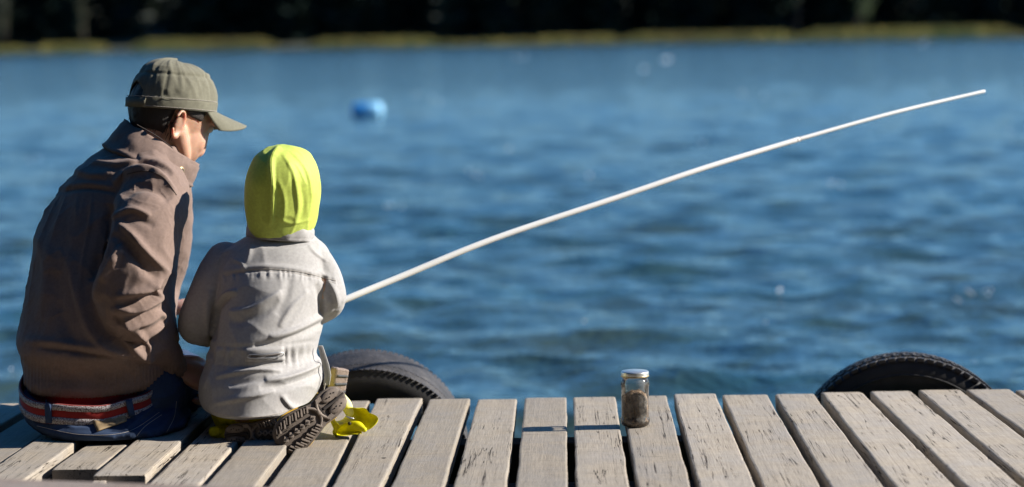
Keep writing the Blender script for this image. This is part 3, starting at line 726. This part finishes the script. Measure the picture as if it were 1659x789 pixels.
    mb.tube([P(142, 335, 5.18), P(155, 440, 5.38), P(222, 492, 5.49), P(250, 498, 5.50)], [.078, .070, .046, .036], n=22)
    jk = remesh(mb, 'jacket', M['jacket'], .0035, 5, body)
    hemz = lambda v, n: np.ones(len(v))
    wrinkle(jk, .0035, (7, 7, 5), False); wrinkle(jk, .0028, (9, 9, 6), True); wrinkle(jk, .0012, (26, 26, 18), True, off=3)
    # long soft gathers hanging from the back yoke
    def back(v, n):
        px, py = proj(v); return np.clip((py-310)/30, 0, 1)*np.clip((560-py)/200, 0, 1)*np.clip((205-px)/40, 0, 1)
    wrinkle(jk, .0055, (22, 4, 3.2), True, back, 5)
    ww, A = 7, .001
    strokes(jk, [
        ([(92, 312), (140, 305), (190, 312)], 3, -0.0042, 1), ([(94, 305), (140, 298), (188, 304)], 5, 0.0036, .6),
        ([(186, 300), (205, 285), (235, 279), (262, 288), (284, 315)], 8, 0.0192, .6), ([(196, 318), (225, 300), (258, 306), (276, 324)], 9, -0.0156, 1),
        ([(150, 262), (190, 268), (230, 262), (262, 268), (290, 290)], 7, 0.0096, .5),
        ([(205, 240), (225, 262), (262, 280), (298, 318)], 6, -0.0072, 1),
        ([(120, 275), (150, 285), (185, 280)], 9, 0.0072, .6), ([(186, 340), (178, 400), (160, 455), (154, 490)], 10, 0.0108, .5), ([(178, 330), (168, 395), (148, 455)], 8, -0.0192, 1),
        ([(183, 356), (212, 341), (244, 350)], 6, 0.0096, .5), ([(190, 368), (222, 356), (250, 366)], 6, -0.0060, 1),
        ([(192, 362), (215, 385), (240, 415), (270, 440)], 8, 0.0144, .5), ([(186, 380), (208, 402), (232, 432), (262, 455)], 7, -0.0096, 1),
        ([(196, 395), (184, 420), (166, 455)], 6, 0.0084, .5),
        ([(188, 482), (215, 476), (240, 470), (258, 455), (274, 438)], 7, 0.0168, .5), ([(190, 494), (220, 487), (246, 480), (262, 466)], 6, -0.0132, 1),
        ([(246, 462), (258, 480), (240, 494), (215, 504), (186, 497)], 6, 0.0144, .5), ([(262, 496), (238, 508), (210, 516), (180, 512)], 5, -0.0108, 1),
        ([(262, 506), (240, 520), (214, 526), (188, 524)], 6, 0.0120, .5), ([(180, 500), (210, 528), (238, 556), (240, 585)], 6, 0.0108, .5),
        ([(256, 505), (264, 522), (240, 540), (215, 545)], 6, 0.0120, .5), ([(268, 528), (252, 548), (228, 558)], 5, -0.0096, 1),
        ([(196, 545), (222, 572), (246, 588)], 7, 0.0096, .5), ([(60, 380), (75, 440), (62, 520)], 16, 0.0072, .5), ([(110, 420), (125, 480), (150, 545), (210, 590)], 12, 0.0108, .5), ([(90, 440), (100, 510), (130, 570)], 12, -0.0084, 1),
        ([(60, 560), (110, 566), (190, 580), (270, 596)], 6, -0.0108, 1), ([(40, 552), (100, 560), (180, 572), (250, 588)], 9, 0.0084, .7)])
    # ribbed waistband
    def rib(v, n):
        px, py = proj(v); yl = 577+.07*(px-40)-.0002*(px-150)**2; return np.clip((py-yl)/5, 0, 1)*np.clip((690-py)/5, 0, 1)
    v, n = getvn(jk); px, py = proj(v); setv(jk, v+n*(.0014*np.sin(px*1.15)*rib(v, n)*(n[:, 1] < .2))[:, None])
    # standing collar
    vs = []; nA = 96; lev = 10
    for j in range(lev+1):
        t = j/lev; cp = (238+(263-238)*t, 270+(230-270)*t); hx = 66+(58-66)*t; hy = 33+(35-33)*t; dep = .124+(.074-.124)*t
        for i in range(nA):
            a = 2*math.pi*i/nA; c = P(cp[0]+hx*math.cos(a), cp[1]+hy*math.cos(a), 5.14+dep*math.sin(a))
            c += Vector((c.x-P(*cp, 5.14).x, c.y-5.14, 0)).normalized()*(.003*mnoise.noise(Vector((a*3, t*2, 1)))+.003*mnoise.noise(Vector((a*8, t*3, 7)))+.004*math.sin(t*3.1)-.0022*(j in (1, 9))+.009*(j == 0)+.005*(j == 1))
            c.z += .004*mnoise.noise(Vector((a*2, 0, 4)))-.003*max(0, -math.sin(a))*t
            vs.append(c)
    cl = MB().add(vs, [(j*nA+i, j*nA+(i+1) % nA, (j+1)*nA+(i+1) % nA, (j+1)*nA+i) for j in range(lev) for i in range(nA)]).obj('collar', M['jacket'], jk, solid=.008)
    bpy.context.view_layer.update()
    p, nn = surf(cl, 292, 276, .004); Rb = nn.to_track_quat('Z', 'Y').to_matrix()
    mb = MB().ell(p, (.0095, .0095, .0032), Rb, 16); bt = mb.obj('button', M['brass'], jk)
    MB().ell(p+nn*.0028, (.0045, .0045, .0012), Rb, 12).obj('button_centre', M['groove'], bt)
    for pts, k in (([(182, 240), (205, 206), (222, 202)], 14), ([(222, 202), (262, 226), (312, 268)], 40), ([(215, 212), (255, 238), (304, 281)], 40)):
        stitches(cl, pts, k, M['darkthread'], 'collar_stitching', jk, .0010)
    stitches(jk, [(94, 309), (140, 302), (188, 309)], 36, M['darkthread'], 'yoke_stitching', jk, .0009)
    stitches(jk, [(206, 282), (236, 277), (264, 287), (286, 316)], 34, M['darkthread'], 'shoulder_stitching', jk, .0009)
    # shirt, jeans, belt
    def zsl(mb, L_, n=56):
        rings = []
        for zz, xl, xr, Y, ry, ex, tl in L_:
            a, b_ = P(xl, 650, Y).x, P(xr, 650, Y).x; r_ = []
            for k in range(n):
                t = 2*math.pi*k/n; ca, sa = math.cos(t), math.sin(t); x = math.copysign(abs(ca)**(2/ex), ca)*(b_-a)/2; yy = math.copysign(abs(sa)**(2/ex), sa)*ry
                r_.append(Vector(((a+b_)/2+x, Y+yy, zz+tl*yy)))
            rings.append(r_)
        mb.rings(rings)
    mb = MB(); zsl(mb, [(.06, 50, 258, 4.985, .150, 2.3, .15), (.118, 50, 258, 4.985, .142, 2.3, .15), (.15, 60, 250, 5.0, .120, 2.3, .1), (.18, 80, 240, 5.0, .10, 2.3, 0)])
    sh = mb.obj('shirt', M['red'], body)
    mb = MB(); zsl(mb, [(.004, 100, 270, 4.97, .150, 2.4, 0), (.012, 78, 300, 4.97, .172, 2.4, 0), (.03, 58, 305, 4.97, .186, 2.4, .03), (.052, 46, 292, 4.975, .182, 2.4, .12), (.075, 43, 276, 4.98, .170, 2.4, .2), (.098, 43, 262, 4.985, .158, 2.4, .235), (.112, 45, 258, 4.985, .152, 2.4, .235)])
    mb.tube([(P(235, 670, 4.98).x, 4.97, .088), (P(282, 660, 5.2).x, 5.2, .070), (P(303, 650, 5.43).x, 5.42, .028), (P(306, 650, 5.5).x, 5.52, -.04), (P(306, 650, 5.5).x, 5.52, -.36)], [.086, .082, .064, .064, .058], n=24)
    mb.tube([(P(125, 670, 4.98).x, 4.97, .075), (P(160, 660, 5.2).x, 5.2, .065), (P(190, 650, 5.43).x, 5.42, .028), (P(192, 650, 5.5).x, 5.52, -.04), (P(192, 650, 5.5).x, 5.52, -.36)], [.08, .078, .062, .062, .058], n=24)
    jn = remesh(mb, 'jeans', M['denim'], .0038, 3, body); wrinkle(jn, .004, (14, 14, 20), True); wrinkle(jn, .003, (8, 8, 8), False, off=4)
    strokes(jn, [([(60, 700), (120, 714), (200, 712), (262, 690)], 5, .004, .6), ([(200, 700), (235, 672), (262, 650)], 5, .006, .5), ([(250, 705), (275, 680), (290, 655)], 6, .008, .5), ([(230, 712), (262, 700), (300, 690)], 5, .006, .5), ([(275, 705), (300, 672), (318, 650)], 5, -.006, 1)])
    v, n = getvn(jn); v[:, 2] = np.where((v[:, 1] < YE-.02), np.maximum(v[:, 2], .0125), v[:, 2]); setv(jn, v)
    for pts, k in (([(60, 690), (130, 704), (205, 700), (258, 668)], 60), ([(222, 706), (236, 690), (262, 672)], 26), ([(270, 700), (282, 676), (286, 650)], 22)):
        stitches(jn, pts, k, M['thread'], 'seam_stitching', jn, .0005)
    mb = MB(); n = 120
    mwg, t, b = newmat('white_glitter_webbing'); f_ = noise(t, coords(t), 420, 3, .8); t.links.new(ramp(t, f_, [(.44, (.06, .02, .02)), (.54, (.45, .43, .43))]), b.inputs['Base Color']); b.inputs['Roughness'].default_value = .6
    bel = None
    for i, (z0, z1, mat, nm, push) in enumerate(((.083, .128, M['red'], 'belt', .0), (.114, .127, mwg, 'belt_stripe', .0015), (.084, .099, mwg, 'belt_stripe', .0015))):
        rings = []
        for kk in range(n):
            a = 2*math.pi*kk/n; ca, sa = math.cos(a), math.sin(a); x0, x1 = P(40, 650, 4.985).x-.003-push, P(266, 650, 4.985).x+.003+push; ry = .1745+push
            c = Vector(((x0+x1)/2+math.copysign(abs(ca)**(2/2.4), ca)*(x1-x0)/2, 4.985+math.copysign(abs(sa)**(2/2.4), sa)*ry, 0)); tl = .235*(c.y-4.985)+.004*mnoise.noise(Vector((ca*2, sa*2, 0)))
            inn = Vector((c.x-(x0+x1)/2, c.y-4.985, 0)).normalized()*.004
            rings.append([c+Vector((0, 0, z0+tl)), c+Vector((0, 0, (z0+z1)/2+tl))+inn*.15, c+Vector((0, 0, z1+tl)), c-inn+Vector((0, 0, z1+tl)), c-inn+Vector((0, 0, z0+tl))])
        mb = MB(); mb.rings(rings, closed=True); o = mb.obj(nm, mat, bel or body)
        if bel is None: bel = o
    for quad in (([(74, 640), (84, 643), (86, 690), (77, 690)]), ([(200, 640), (210, 638), (216, 672), (207, 675)])):
        mm = patch(bel, quad, 3, 8, .006); mm.obj('belt_loop', M['denim'], jn, solid=.003)
    m_ = patch(jn, [(150, 683), (200, 668), (205, 684), (158, 701)], 10, 5, .004); m_.obj('leather_label', plain('tan_leather_patch', (.24, .17, .09), .7, sc=90, var=.35), jn, solid=.002)
    for s in (192, 306):
        mb = MB(); x = P(s, 650, 5.5).x; mb.tube([(x, 5.49, -.45), (x, 5.58, -.46), (x, 5.72, -.485)], [.048, .048, .038], n=18); mb.obj('shoe', M['shoe'], body)
build_man()

# ------------------------------------------------------------------ the child
def build_child():
    mb = MB(); hc = P(458, 308, 5.0)
    mb.ell(hc, (.070, .085, .086), None, 24); mb.ell(hc+Vector((0, .045, -.035)), (.052, .045, .055), None, 18)
    mb.ell(hc+Vector((0, .095, -.018)), (.009, .012, .010), None, 10)
    mb.tube([hc+Vector((-.02, .086, -.045)), hc+Vector((0, .092, -.045)), hc+Vector((.02, .086, -.045))], [.003, .005, .003], n=8)
    for s in (-1, 1): mb.ell(hc+Vector((.070*s, 0, -.01)), (.006, .014, .020), None, 12); mb.ell(hc+Vector((.028*s, .075, -.025)), (.02, .016, .018), None, 12)
    mb.tube([hc+Vector((0, 0, -.05)), P(454, 400, 5.01)], [.038, .045])
    slices(mb, [(665, 365, 480, 4.93, .08, 2.1, 0), (600, 360, 500, 4.95, .08, 2.1, 0), (500, 375, 510, 4.98, .08, 2.1, 0), (430, 380, 515, 5.0, .07, 2.1, 0), (395, 410, 495, 5.01, .05, 2, 0)])
    mb.tube([P(515, 432, 4.99), P(530, 487, 4.975), P(500, 508, 5.10), P(478, 515, 5.145)], [.03, .024, .02, .017])
    mb.tube([P(365, 435, 4.98), P(322, 522, 4.98), P(345, 538, 5.08), P(395, 545, 5.12)], [.03, .024, .02, .017])
    hand(mb, P(478, 515, 5.145), (-.75, .0, -.2), (.1, .25, 1), 1, .62, (50, 60, 45), 35)
    hand(mb, P(395, 545, 5.12), (.75, .1, .1), (-.1, -.25, 1), -1, .62, (50, 60, 45), 35)
    for s in (390, 470):
        mb.tube([P(s, 655, 4.95), (P(s, 650, 5.2).x, 5.22, .06), (P(s, 650, 5.2).x, 5.2, .045), (P(s, 650, 4.95).x, 4.92, .04)], [.05, .04, .035, .026])
    body = remesh(mb, 'person', M['skin'], .0036, 3)
    tag(body, 'small child in neon yellow hood and pale grey coat kneeling beside the man', 'person', 'people sitting on the dock')
    for s in (-1, 1): MB().ell(hc+Vector((.026*s, .082, 0)), .009, None, 12).obj('eye', bpy.data.materials['eye_white'], body)
    # hood
    mb = MB(); slices(mb, [(380, 412, 502, 5.0, .070, 2.1, 0), (366, 404, 510, 5.0, .078, 2.1, 0), (345, 400, 515, 4.995, .084, 2.15, 0), (318, 397.5, 518.5, 4.99, .090, 2.2, 0), (290, 399, 517.5, 4.985, .093, 2.2, 0), (266, 406, 511, 4.985, .086, 2.15, 0), (249, 416, 500, 4.985, .068, 2.1, 0), (240, 428, 485, 4.985, .046, 2, 0), (236, 441, 471, 4.985, .022, 2, 0)], 48, .14)
    hd = remesh(mb, 'hood', M['neon'], .0028, 3, body)
    wrinkle(hd, .0022, (13, 13, 8), False); wrinkle(hd, .0015, (20, 20, 7), True, off=6)
    strokes(hd, [([(452, 237), (438, 262), (440, 310), (437, 366)], 7, .0085, .45), ([(430, 262), (428, 310), (428, 362)], 9, -.003, 1), ([(446, 262), (446, 320), (444, 362)], 2.5, -.0016, 1),
        ([(456, 248), (474, 280), (482, 330), (478, 362)], 6, .0030, .4), ([(472, 246), (494, 272), (504, 312), (500, 352)], 6, .0028, .4), ([(450, 290), (460, 325), (458, 360)], 5, .0024, .5),
        ([(486, 296), (492, 330), (486, 360)], 4, -.0018, 1), ([(408, 290), (415, 330), (412, 360)], 7, .002, .5), ([(446, 350), (470, 362), (505, 356)], 3, .0018, .6)])
    stitches(hd, [(447, 242), (440, 262), (443, 310), (441, 362)], 44, bpy.data.materials['neon_yellow_green_nylon'], 'hood_seam', hd, .0006)
    # coat
    mb = MB()
    slices(mb, [(666, 352, 486, 4.92, .125, 2.0, -.02), (662, 341, 497, 4.92, .142, 1.95, -.02), (654, 331, 506, 4.93, .150, 1.9, 0), (640, 325, 513, 4.94, .156, 1.85, 0), (612, 325, 522, 4.95, .158, 1.85, 0), (590, 333, 519, 4.96, .150, 1.85, 0), (572, 338, 513, 4.965, .144, 1.85, 0), (548, 343, 518, 4.97, .150, 1.85, 0),
                (500, 348, 530, 4.99, .150, 1.9, 0), (455, 352, 538, 5.0, .138, 1.95, 0), (425, 352, 537, 5.01, .120, 2.0, 0), (403, 362, 528, 5.01, .098, 2.1, 0), (390, 384, 514, 5.01, .076, 2.1, 0), (381, 403, 504, 5.01, .058, 2, 0)], 56, .12)
    mb.tube([P(512, 426, 5.0), P(529, 452, 4.99), P(534, 488, 4.98), P(510, 505, 5.05), P(482, 512, 5.13)], [.038, .036, .0345, .032, .026], n=24)
    mb.tube([P(366, 424, 4.99), P(346, 464, 4.975), P(322, 520, 4.975), P(326, 530, 5.03), P(362, 540, 5.10)], [.045, .047, .0445, .042, .030], n=24)
    ct = remesh(mb, 'coat', M['greycloth'], .0029, 4, body)
    wrinkle(ct, .0022, (8, 8, 8), False); wrinkle(ct, .0014, (9, 9, 12), True)
    strokes(ct, [
        ([(362, 446), (400, 440), (440, 438), (490, 444), (545, 458)], 2.2, -.0028, 1), ([(360, 441), (400, 434), (440, 432), (490, 438), (548, 452)], 5, .0028, .5),
        ([(398, 392), (440, 398), (500, 394)], 3, -.003, 1),
        ([(372, 478), (352, 498), (346, 530), (345, 552)], 5, -.016, 1), ([(384, 470), (364, 478), (350, 496)], 5, .010, .5), ([(340, 470), (334, 500), (336, 545)], 8, .006, .5),
        ([(350, 432), (362, 412), (382, 404)], 5, .004, .5), ([(376, 420), (392, 428), (396, 440)], 4, .003, .5),
        ([(524, 520), (492, 538), (462, 550), (440, 556), (410, 560)], 5, -.010, 1), ([(528, 508), (494, 526), (462, 540), (436, 546)], 8, .009, .5),
        ([(456, 472), (438, 482), (405, 500), (370, 505)], 7, .007, .5), ([(452, 486), (430, 505), (395, 520), (372, 522)], 7, -.005, 1), ([(500, 470), (470, 500), (452, 530)], 7, .005, .5), ([(470, 452), (462, 485), (448, 510)], 7, -.004, 1),
        ([(345, 560), (400, 562), (460, 558), (512, 552)], 3.5, -.003, 1), ([(340, 590), (400, 594), (460, 590), (520, 582)], 3.5, -.003, 1),
        ([(350, 612), (380, 606), (420, 600), (456, 602)], 6, .008, .45), ([(430, 618), (462, 614), (500, 600), (520, 588)], 6, .010, .45), ([(420, 630), (462, 624), (500, 612), (522, 602)], 6, -.008, 1),
        ([(345, 655), (380, 648), (420, 640), (446, 632)], 7, .006, .45), ([(455, 640), (470, 660), (500, 668)], 6, .007, .5), ([(370, 625), (400, 618), (430, 612)], 5, -.006, 1),
        ([(330, 630), (345, 600), (350, 575)], 5, .005, .5), ([(520, 440), (540, 470), (548, 500)], 6, .005, .5), ([(512, 460), (520, 490), (520, 515)], 5, -.006, 1), ([(525, 515), (540, 508), (556, 488)], 4, -.004, 1),
        ([(405, 392), (404, 410), (398, 428)], 4, .003, .5), ([(500, 398), (512, 412), (530, 424)], 4, .003, .5)])
    v, n = getvn(ct); px, py = proj(v)
    pk = np.exp(-((py-576)/14)**2)*(np.abs(px-428) > 34)*(px > 330)*(px < 525); pk2 = np.exp(-((py-(440+.0012*(px-440)**2+4))/7)**2)*(px > 362)*(px < 545)
    fr = perlin(np.stack([px*.115, py*.018, px*0+2], 1)); fr2 = perlin(np.stack([px*.17, py*.03, px*0+8], 1))
    setv(ct, v+n*((.0075*pk*fr+.0030*pk2*fr2)*(n[:, 1] < .2))[:, None])
    for dy in (0, 4): stitches(ct, [(364, 443+dy), (400, 437+dy), (440, 436+dy), (490, 441+dy), (544, 455+dy)], 60, M['thread'], 'yoke_stitching', ct, .0005)
    stitches(ct, [(345, 668), (400, 676), (450, 670), (490, 656)], 60, M['thread'], 'hem_stitching', ct, .0005)
    # collar
    vs = []; nA = 80; lev = 8
    for j in range(lev+1):
        t = j/lev
        for i in range(nA):
            a = 2*math.pi*i/nA; c = P(454+(53-1.5*t+1.5*math.sin(t*3))*math.cos(a), 390-25*t+2.2*math.cos(a), 5.01+.078*math.sin(a))
            c += Vector((math.cos(a), math.sin(a), 0))*(.0025*mnoise.noise(Vector((a*3, t*2, 5)))+.0016*mnoise.noise(Vector((a*9, t*2, 5)))-.0014*(j in (1, 7))); c.z += .002*mnoise.noise(Vector((a*3, 0, 9)))
            vs.append(c)
    cl = MB().add(vs, [(j*nA+i, j*nA+(i+1) % nA, (j+1)*nA+(i+1) % nA, (j+1)*nA+i) for j in range(lev) for i in range(nA)]).obj('collar', M['greycloth'], ct, solid=.004)
    stitches(cl, [(406, 370), (454, 370), (502, 372)], 36, M['thread'], 'collar_stitching', ct, .0005)
    # zip pull and its holder at the waist
    q = patch(ct, [(396, 566), (458, 562), (460, 584), (398, 586)], 12, 5, .003); tb = q.obj('waist_tab', M['greycloth'], ct, solid=.0025)
    mb = MB(); pts = [surf(ct, x, y, .009)[0] for x, y in ((405, 573), (430, 572), (452, 569), (454, 574), (430, 578), (405, 578), (403, 575.5), (405, 573))]; mb.tube(pts, [.0012]*8, n=8, sub=3); mb.obj('zip_pull', M['metal'], ct)
    mb = MB(); pts = [surf(ct, x, y, .008)[0] for x, y in ((408, 575.5), (428, 575), (450, 572))]; mb.tube(pts, [.0014]*3, n=8); mb.obj('zip_cord', M['darkthread'], ct)
    # hanging side tab on the right hip
    mb = MB(); ring = []
    for x, y, w in ((519, 560, 4), (523, 575, 5), (528, 592, 5.5), (531, 608, 5.5), (529, 624, 5)):
        c = P(x, y, 4.94); ring.append([c+Vector((a*w*S(4.94), b, 0)) for a, b in ((-1, -.002), (1, -.002), (1, .002), (-1, .002))])
    mb.rings(ring); mb.obj('side_tab', M['greycloth'], ct, bevel=.001)
    mb = MB(); mb.tube([P(527, 622, 4.93), P(525, 632, 4.93), P(528, 640, 4.925)], [.0015, .001, .001], n=6); mb.obj('cord_end', M['thread'], ct)
    # trousers folded under the coat
    mb = MB()
    for s, e in ((385, 372), (470, 480)):
        mb.tube([P(s, 665, 4.96), (P(s, 650, 5.2).x, 5.2, .055)], [.06, .05]); mb.tube([(P(s, 650, 5.2).x, 5.2, .045), (P(e, 650, 4.9).x, 4.93, .045)], [.045, .038])
    tr = remesh(mb, 'trousers', M['yellow'], .004, 3, body)
    mb = MB(); mb.tube([P(352, 700, 4.86), P(368, 706, 4.88), P(392, 704, 4.92)], [.013, .020, .028]); lc = remesh(mb, 'trouser_cuff', M['yellow'], .003, 2, tr); wrinkle(lc, .009, (28, 28, 28), False); wrinkle(lc, .005, (45, 45, 45), True)
    # open flared cuff of the right trouser leg
    ax = [(546, 668, 4.93, .020, .020), (552, 672, 4.90, .026, .024), (558, 678, 4.875, .030, .028), (566, 683, 4.855, .037, .036), (573, 686, 4.84, .041, .043)]
    nA = 72; vs = []
    for j, (x, y, Y, rx, rz) in enumerate(ax):
        c = P(x, y, Y)
        for i in range(nA):
            a = 2*math.pi*i/nA; w = 1+(.22*math.sin(3*a+.8)+.13*math.sin(5*a+2)+.06*math.sin(9*a))*(j/4)**1.5
            p = c+Vector((rx*w*math.cos(a), .35*rx*math.cos(a)+.006*math.sin(4*a)*(j/4), rz*w*math.sin(a)*(.95))); p.z = max(p.z, .004+.001*j); vs.append(p)
    fc = MB().add(vs, [(j*nA+i, j*nA+(i+1) % nA, (j+1)*nA+(i+1) % nA, (j+1)*nA+i) for j in range(4) for i in range(nA)]).obj('trouser_cuff', M['yellow'], tr, solid=.0016, subsurf=1)
    mb = MB(); mb.tube([P(546, 700, 4.87), P(560, 694, 4.86), P(578, 690, 4.85), P(590, 696, 4.84)], [.010, .012, .011, .006]); mb.obj('cuff_fold', M['yellow'], tr)
    MB().ell(P(566, 686, 4.845), (.004, .002, .004), None, 10).obj('snap_button', M['groove'], tr)
    mb = MB(); mb.tube([P(561, 675, 4.84), P(567, 677, 4.838), P(572, 678, 4.84)], [.0022]*3, n=8); mb.obj('buckle', M['metal'], tr)
    pale = cloth('pale_yellow_cloth', (.75, .74, .35), .05); mb = MB(); mb.tube([P(548, 640, 4.87), P(560, 655, 4.865), P(566, 668, 4.87)], [.012, .013, .010]); mb.obj('sock', pale, body)
    # shoes, soles towards the camera
    def shoe(cx, cy, Y, img, nrm, L, W, lbl, seed, flip=1):
        n = Vector(nrm).normalized(); a = P(cx, cy, Y); b = P(cx+img[0]*10, cy+img[1]*10, Y)-a; u = (b-n*b.dot(n)).normalized(); s = n.cross(u)*flip
        Q = lambda p, q, h=0: a+u*p+s*q+n*h
        def half(t, side):       # outline, t 0 heel .. 1 toe
            k = [(0, .0), (.03, .42), (.1, .66), (.25, .74), (.42, .70 if side > 0 else .62), (.6, .88), (.74, 1.0), (.86, .93), (.95, .68), (.985, .42), (1, .0)]
            for (t0, w0), (t1, w1) in zip(k, k[1:]):
                if t <= t1: e = (t-t0)/(t1-t0); return (w0+(w1-w0)*e)*W/2
            return 0
        m = 34; ts = [.5-.5*math.cos(math.pi*i/m) for i in range(m+1)]
        out = [(t, half(t, 1)) for t in ts]+[(t, -half(t, -1)) for t in ts[-2:0:-1]]
        curve = lambda t: -.010*((t-.45)/.55)**2*1.6
        mb = MB(); R_ = []
        for h, k in ((-.014, .97), (-.011, 1.02), (-.003, 1.02), (-.0005, .985), (0, .95)):
            R_.append([Q((t-.5)*L*k, w*k, h+curve(t)) for t, w in out])
        mb.rings(R_); root = mb.obj('shoe', M['sole'], body); root['label'] = lbl
        rs = random.Random(seed); lg = MB(); gr = MB()
        def blk(t, w, l, ww, ang, hh=.0032, tgt=lg):
            c = Q((t-.5)*L, w, hh/2+curve(t)); Rm = Matrix((u, s, n)).transposed() @ Matrix.Rotation(ang, 3, 'Z'); tgt.box(c, (l/2, ww/2, hh/2+.001), Rm)
        # forefoot: side bars and a middle row of diamonds
        for i in range(6):
            t = .50+.078*i; hw = half(t, 1)
            for sd in (-1, 1):
                for q in (0, 1): blk(t+.02*q, sd*hw*(.66+.0*q), .0042, hw*.46, sd*.55+rs.uniform(-.06, .06)) if q == 0 else blk(t+.038, sd*hw*.72, .0030, hw*.36, sd*.55, .0026)
            if i < 6: blk(t+.01, 0, .0105, .0105, rad(45), .0036); blk(t+.01, 0, .0035, .0035, rad(45), .0052, gr)
        # waist: cross arch
        for sd in (-1, 1): lg.tube([Q((.40-.5)*L, sd*.002, .001), Q((.43-.5)*L, sd*W*.16, .001), Q((.50-.5)*L, sd*W*.30, .001)], [.004, .0035, .003], n=8)
        lg.tube([Q((.36-.5)*L, -W*.26, .001), Q((.41-.5)*L, 0, .001), Q((.36-.5)*L, W*.26, .001)], [.003, .0045, .003], n=8)
        # heel: two smooth lobes parted by a groove, small knobs
        for sd in (-1, 1):
            lg.ell(Q((.17-.5)*L, sd*W*.175, -.001), (L*.135, W*.135, .0048), Matrix((u, s, n)).transposed(), 16)
            for q in range(3): blk(.30+.025*q, sd*W*.26, .0048, W*.12, sd*.3)
            for q in range(4): gr.ell(Q((.12+.035*q-.5)*L, sd*W*(.17+.03*math.sin(q*2)), .0036), .0016, None, 6)
        gr.tube([Q((.03-.5)*L, 0, .0), Q((.2-.5)*L, .001, .0006), Q((.33-.5)*L, 0, 0)], [.0022, .003, .0035], n=8)
        for i in range(46):
            t = rs.uniform(.42, .93); w = rs.uniform(-.9, .9)*half(t, 1); gr.ell(Q((t-.5)*L, w, .0003+curve(t)), .0012, None, 6)
        for i in range(6):
            t = .525+.078*i
            for sd in (-1, 1): blk(t+.018, sd*half(t, 1)*.66, .0028, half(t, 1)*.5, sd*.55, .0008, gr)
        for o_ in range(3): blk(.36+.02*o_, W*.0, .003, W*.3, 0, .0006, gr)
        lg.obj('sole_lugs', M['lug'], root, smooth=False, bevel=.0006); gr.obj('sole_grooves', M['groove'], root, smooth=False)
        mb = MB(); R_ = []
        for h, k, sh in ((-.012, .96, 0), (-.024, .94, 0), (-.036, .86, -.03), (-.050, .70, -.07), (-.060, .45, -.10)):
            R_.append([Q((t-.5+sh)*L*k, w*k, h+curve(t)) for t, w in out])
        mb.rings(R_); mb.obj('upper', M['shoe'], root)
        my = bpy.data.materials.get('orange_yellow_trim') or plain('orange_yellow_trim', (.62, .36, .03), .6)
        mb = MB(); mb.tube([Q((t-.5)*L, half(t, 1)*1.03*(1 if flip > 0 else 1), -.020) for t in (.25, .4, .55, .7, .82)], [.0022]*5, n=8); mb.tube([Q((t-.5)*L, -half(t, -1)*1.03, -.020) for t in (.25, .4, .55, .7, .82)], [.0022]*5, n=8); mb.obj('trim', my, root)
    shoe(507, 677, 4.755, (-.80, .60), (.34, -.90, .22), .182, .084, 'right shoe with its sole turned to the camera', 3)
    shoe(420, 702, 4.80, (1, -.06), (-.12, -.95, .12), .160, .066, 'left shoe tucked under the coat', 4)
build_child()

# ------------------------------------------------------------------ fishing rod and the block
def build_rod():
    pts = [(412, 541, 5.125), (480, 519, 5.145), (560, 485, 5.17), (650, 448, 5.21), (800, 387, 5.28), (1000, 320, 5.38), (1142, 272, 5.46), (1293, 226, 5.56)]
    tip = [(1293, 226, 5.56), (1443, 184, 5.66), (1594, 148, 5.78)]
    e = empty('fishing_rod', P(*pts[0]), 'long white fishing rod reaching out over the lake from the child', 'fishing rod')
    MB().tube([P(*p) for p in pts], [5.7*S(5.13), 5.7*S(5.13), 5.5*S(5.17), 5.3*S(5.2), 5.0*S(5.3), 4.6*S(5.4), 4.5*S(5.45), 4.2*S(5.5)], n=18, sub=8).obj('lower_section', M['white'], e)
    MB().tube([P(*p) for p in tip], [3.4*S(5.5), 3.1*S(5.6), 2.6*S(5.7)], n=16, sub=8).obj('tip_section', M['white'], e)
    a, b = P(1291, 226.7, 5.558), P(1296, 225.2, 5.563); MB().tube([a, b], [4.0*S(5.5)]*2, n=16, sub=1).obj('ferrule', M['thread'], e)
    for k in (560, ): pass
build_rod()
def build_block():
    c = P(545, 620, 5.16); mb = MB(); R = Matrix.Rotation(.5, 3, 'Z') @ Matrix.Rotation(.22, 3, 'Y')
    e = empty('wood_block', (c.x, 5.16, 0), 'small worn brown block with grey streaks between the coat and the tyre', 'block')
    mb.box((c.x, 5.16, .058), (.017, .016, .050), R); o = mb.obj('block', M['beam'], e, smooth=False, bevel=.004)
    mb = MB()
    for k in range(4): mb.tube([Vector((c.x, 5.16, .06))+R @ Vector((-.015+.002*k, -.0150, -.03+.02*k)), Vector((c.x, 5.16, .06))+R @ Vector((.013, -.0150, -.022+.018*k))], [.0035, .0035], n=8)
    mb.obj('grey_ridge', plain('grey_rubber', (.07, .075, .08), .8), e)
build_block()
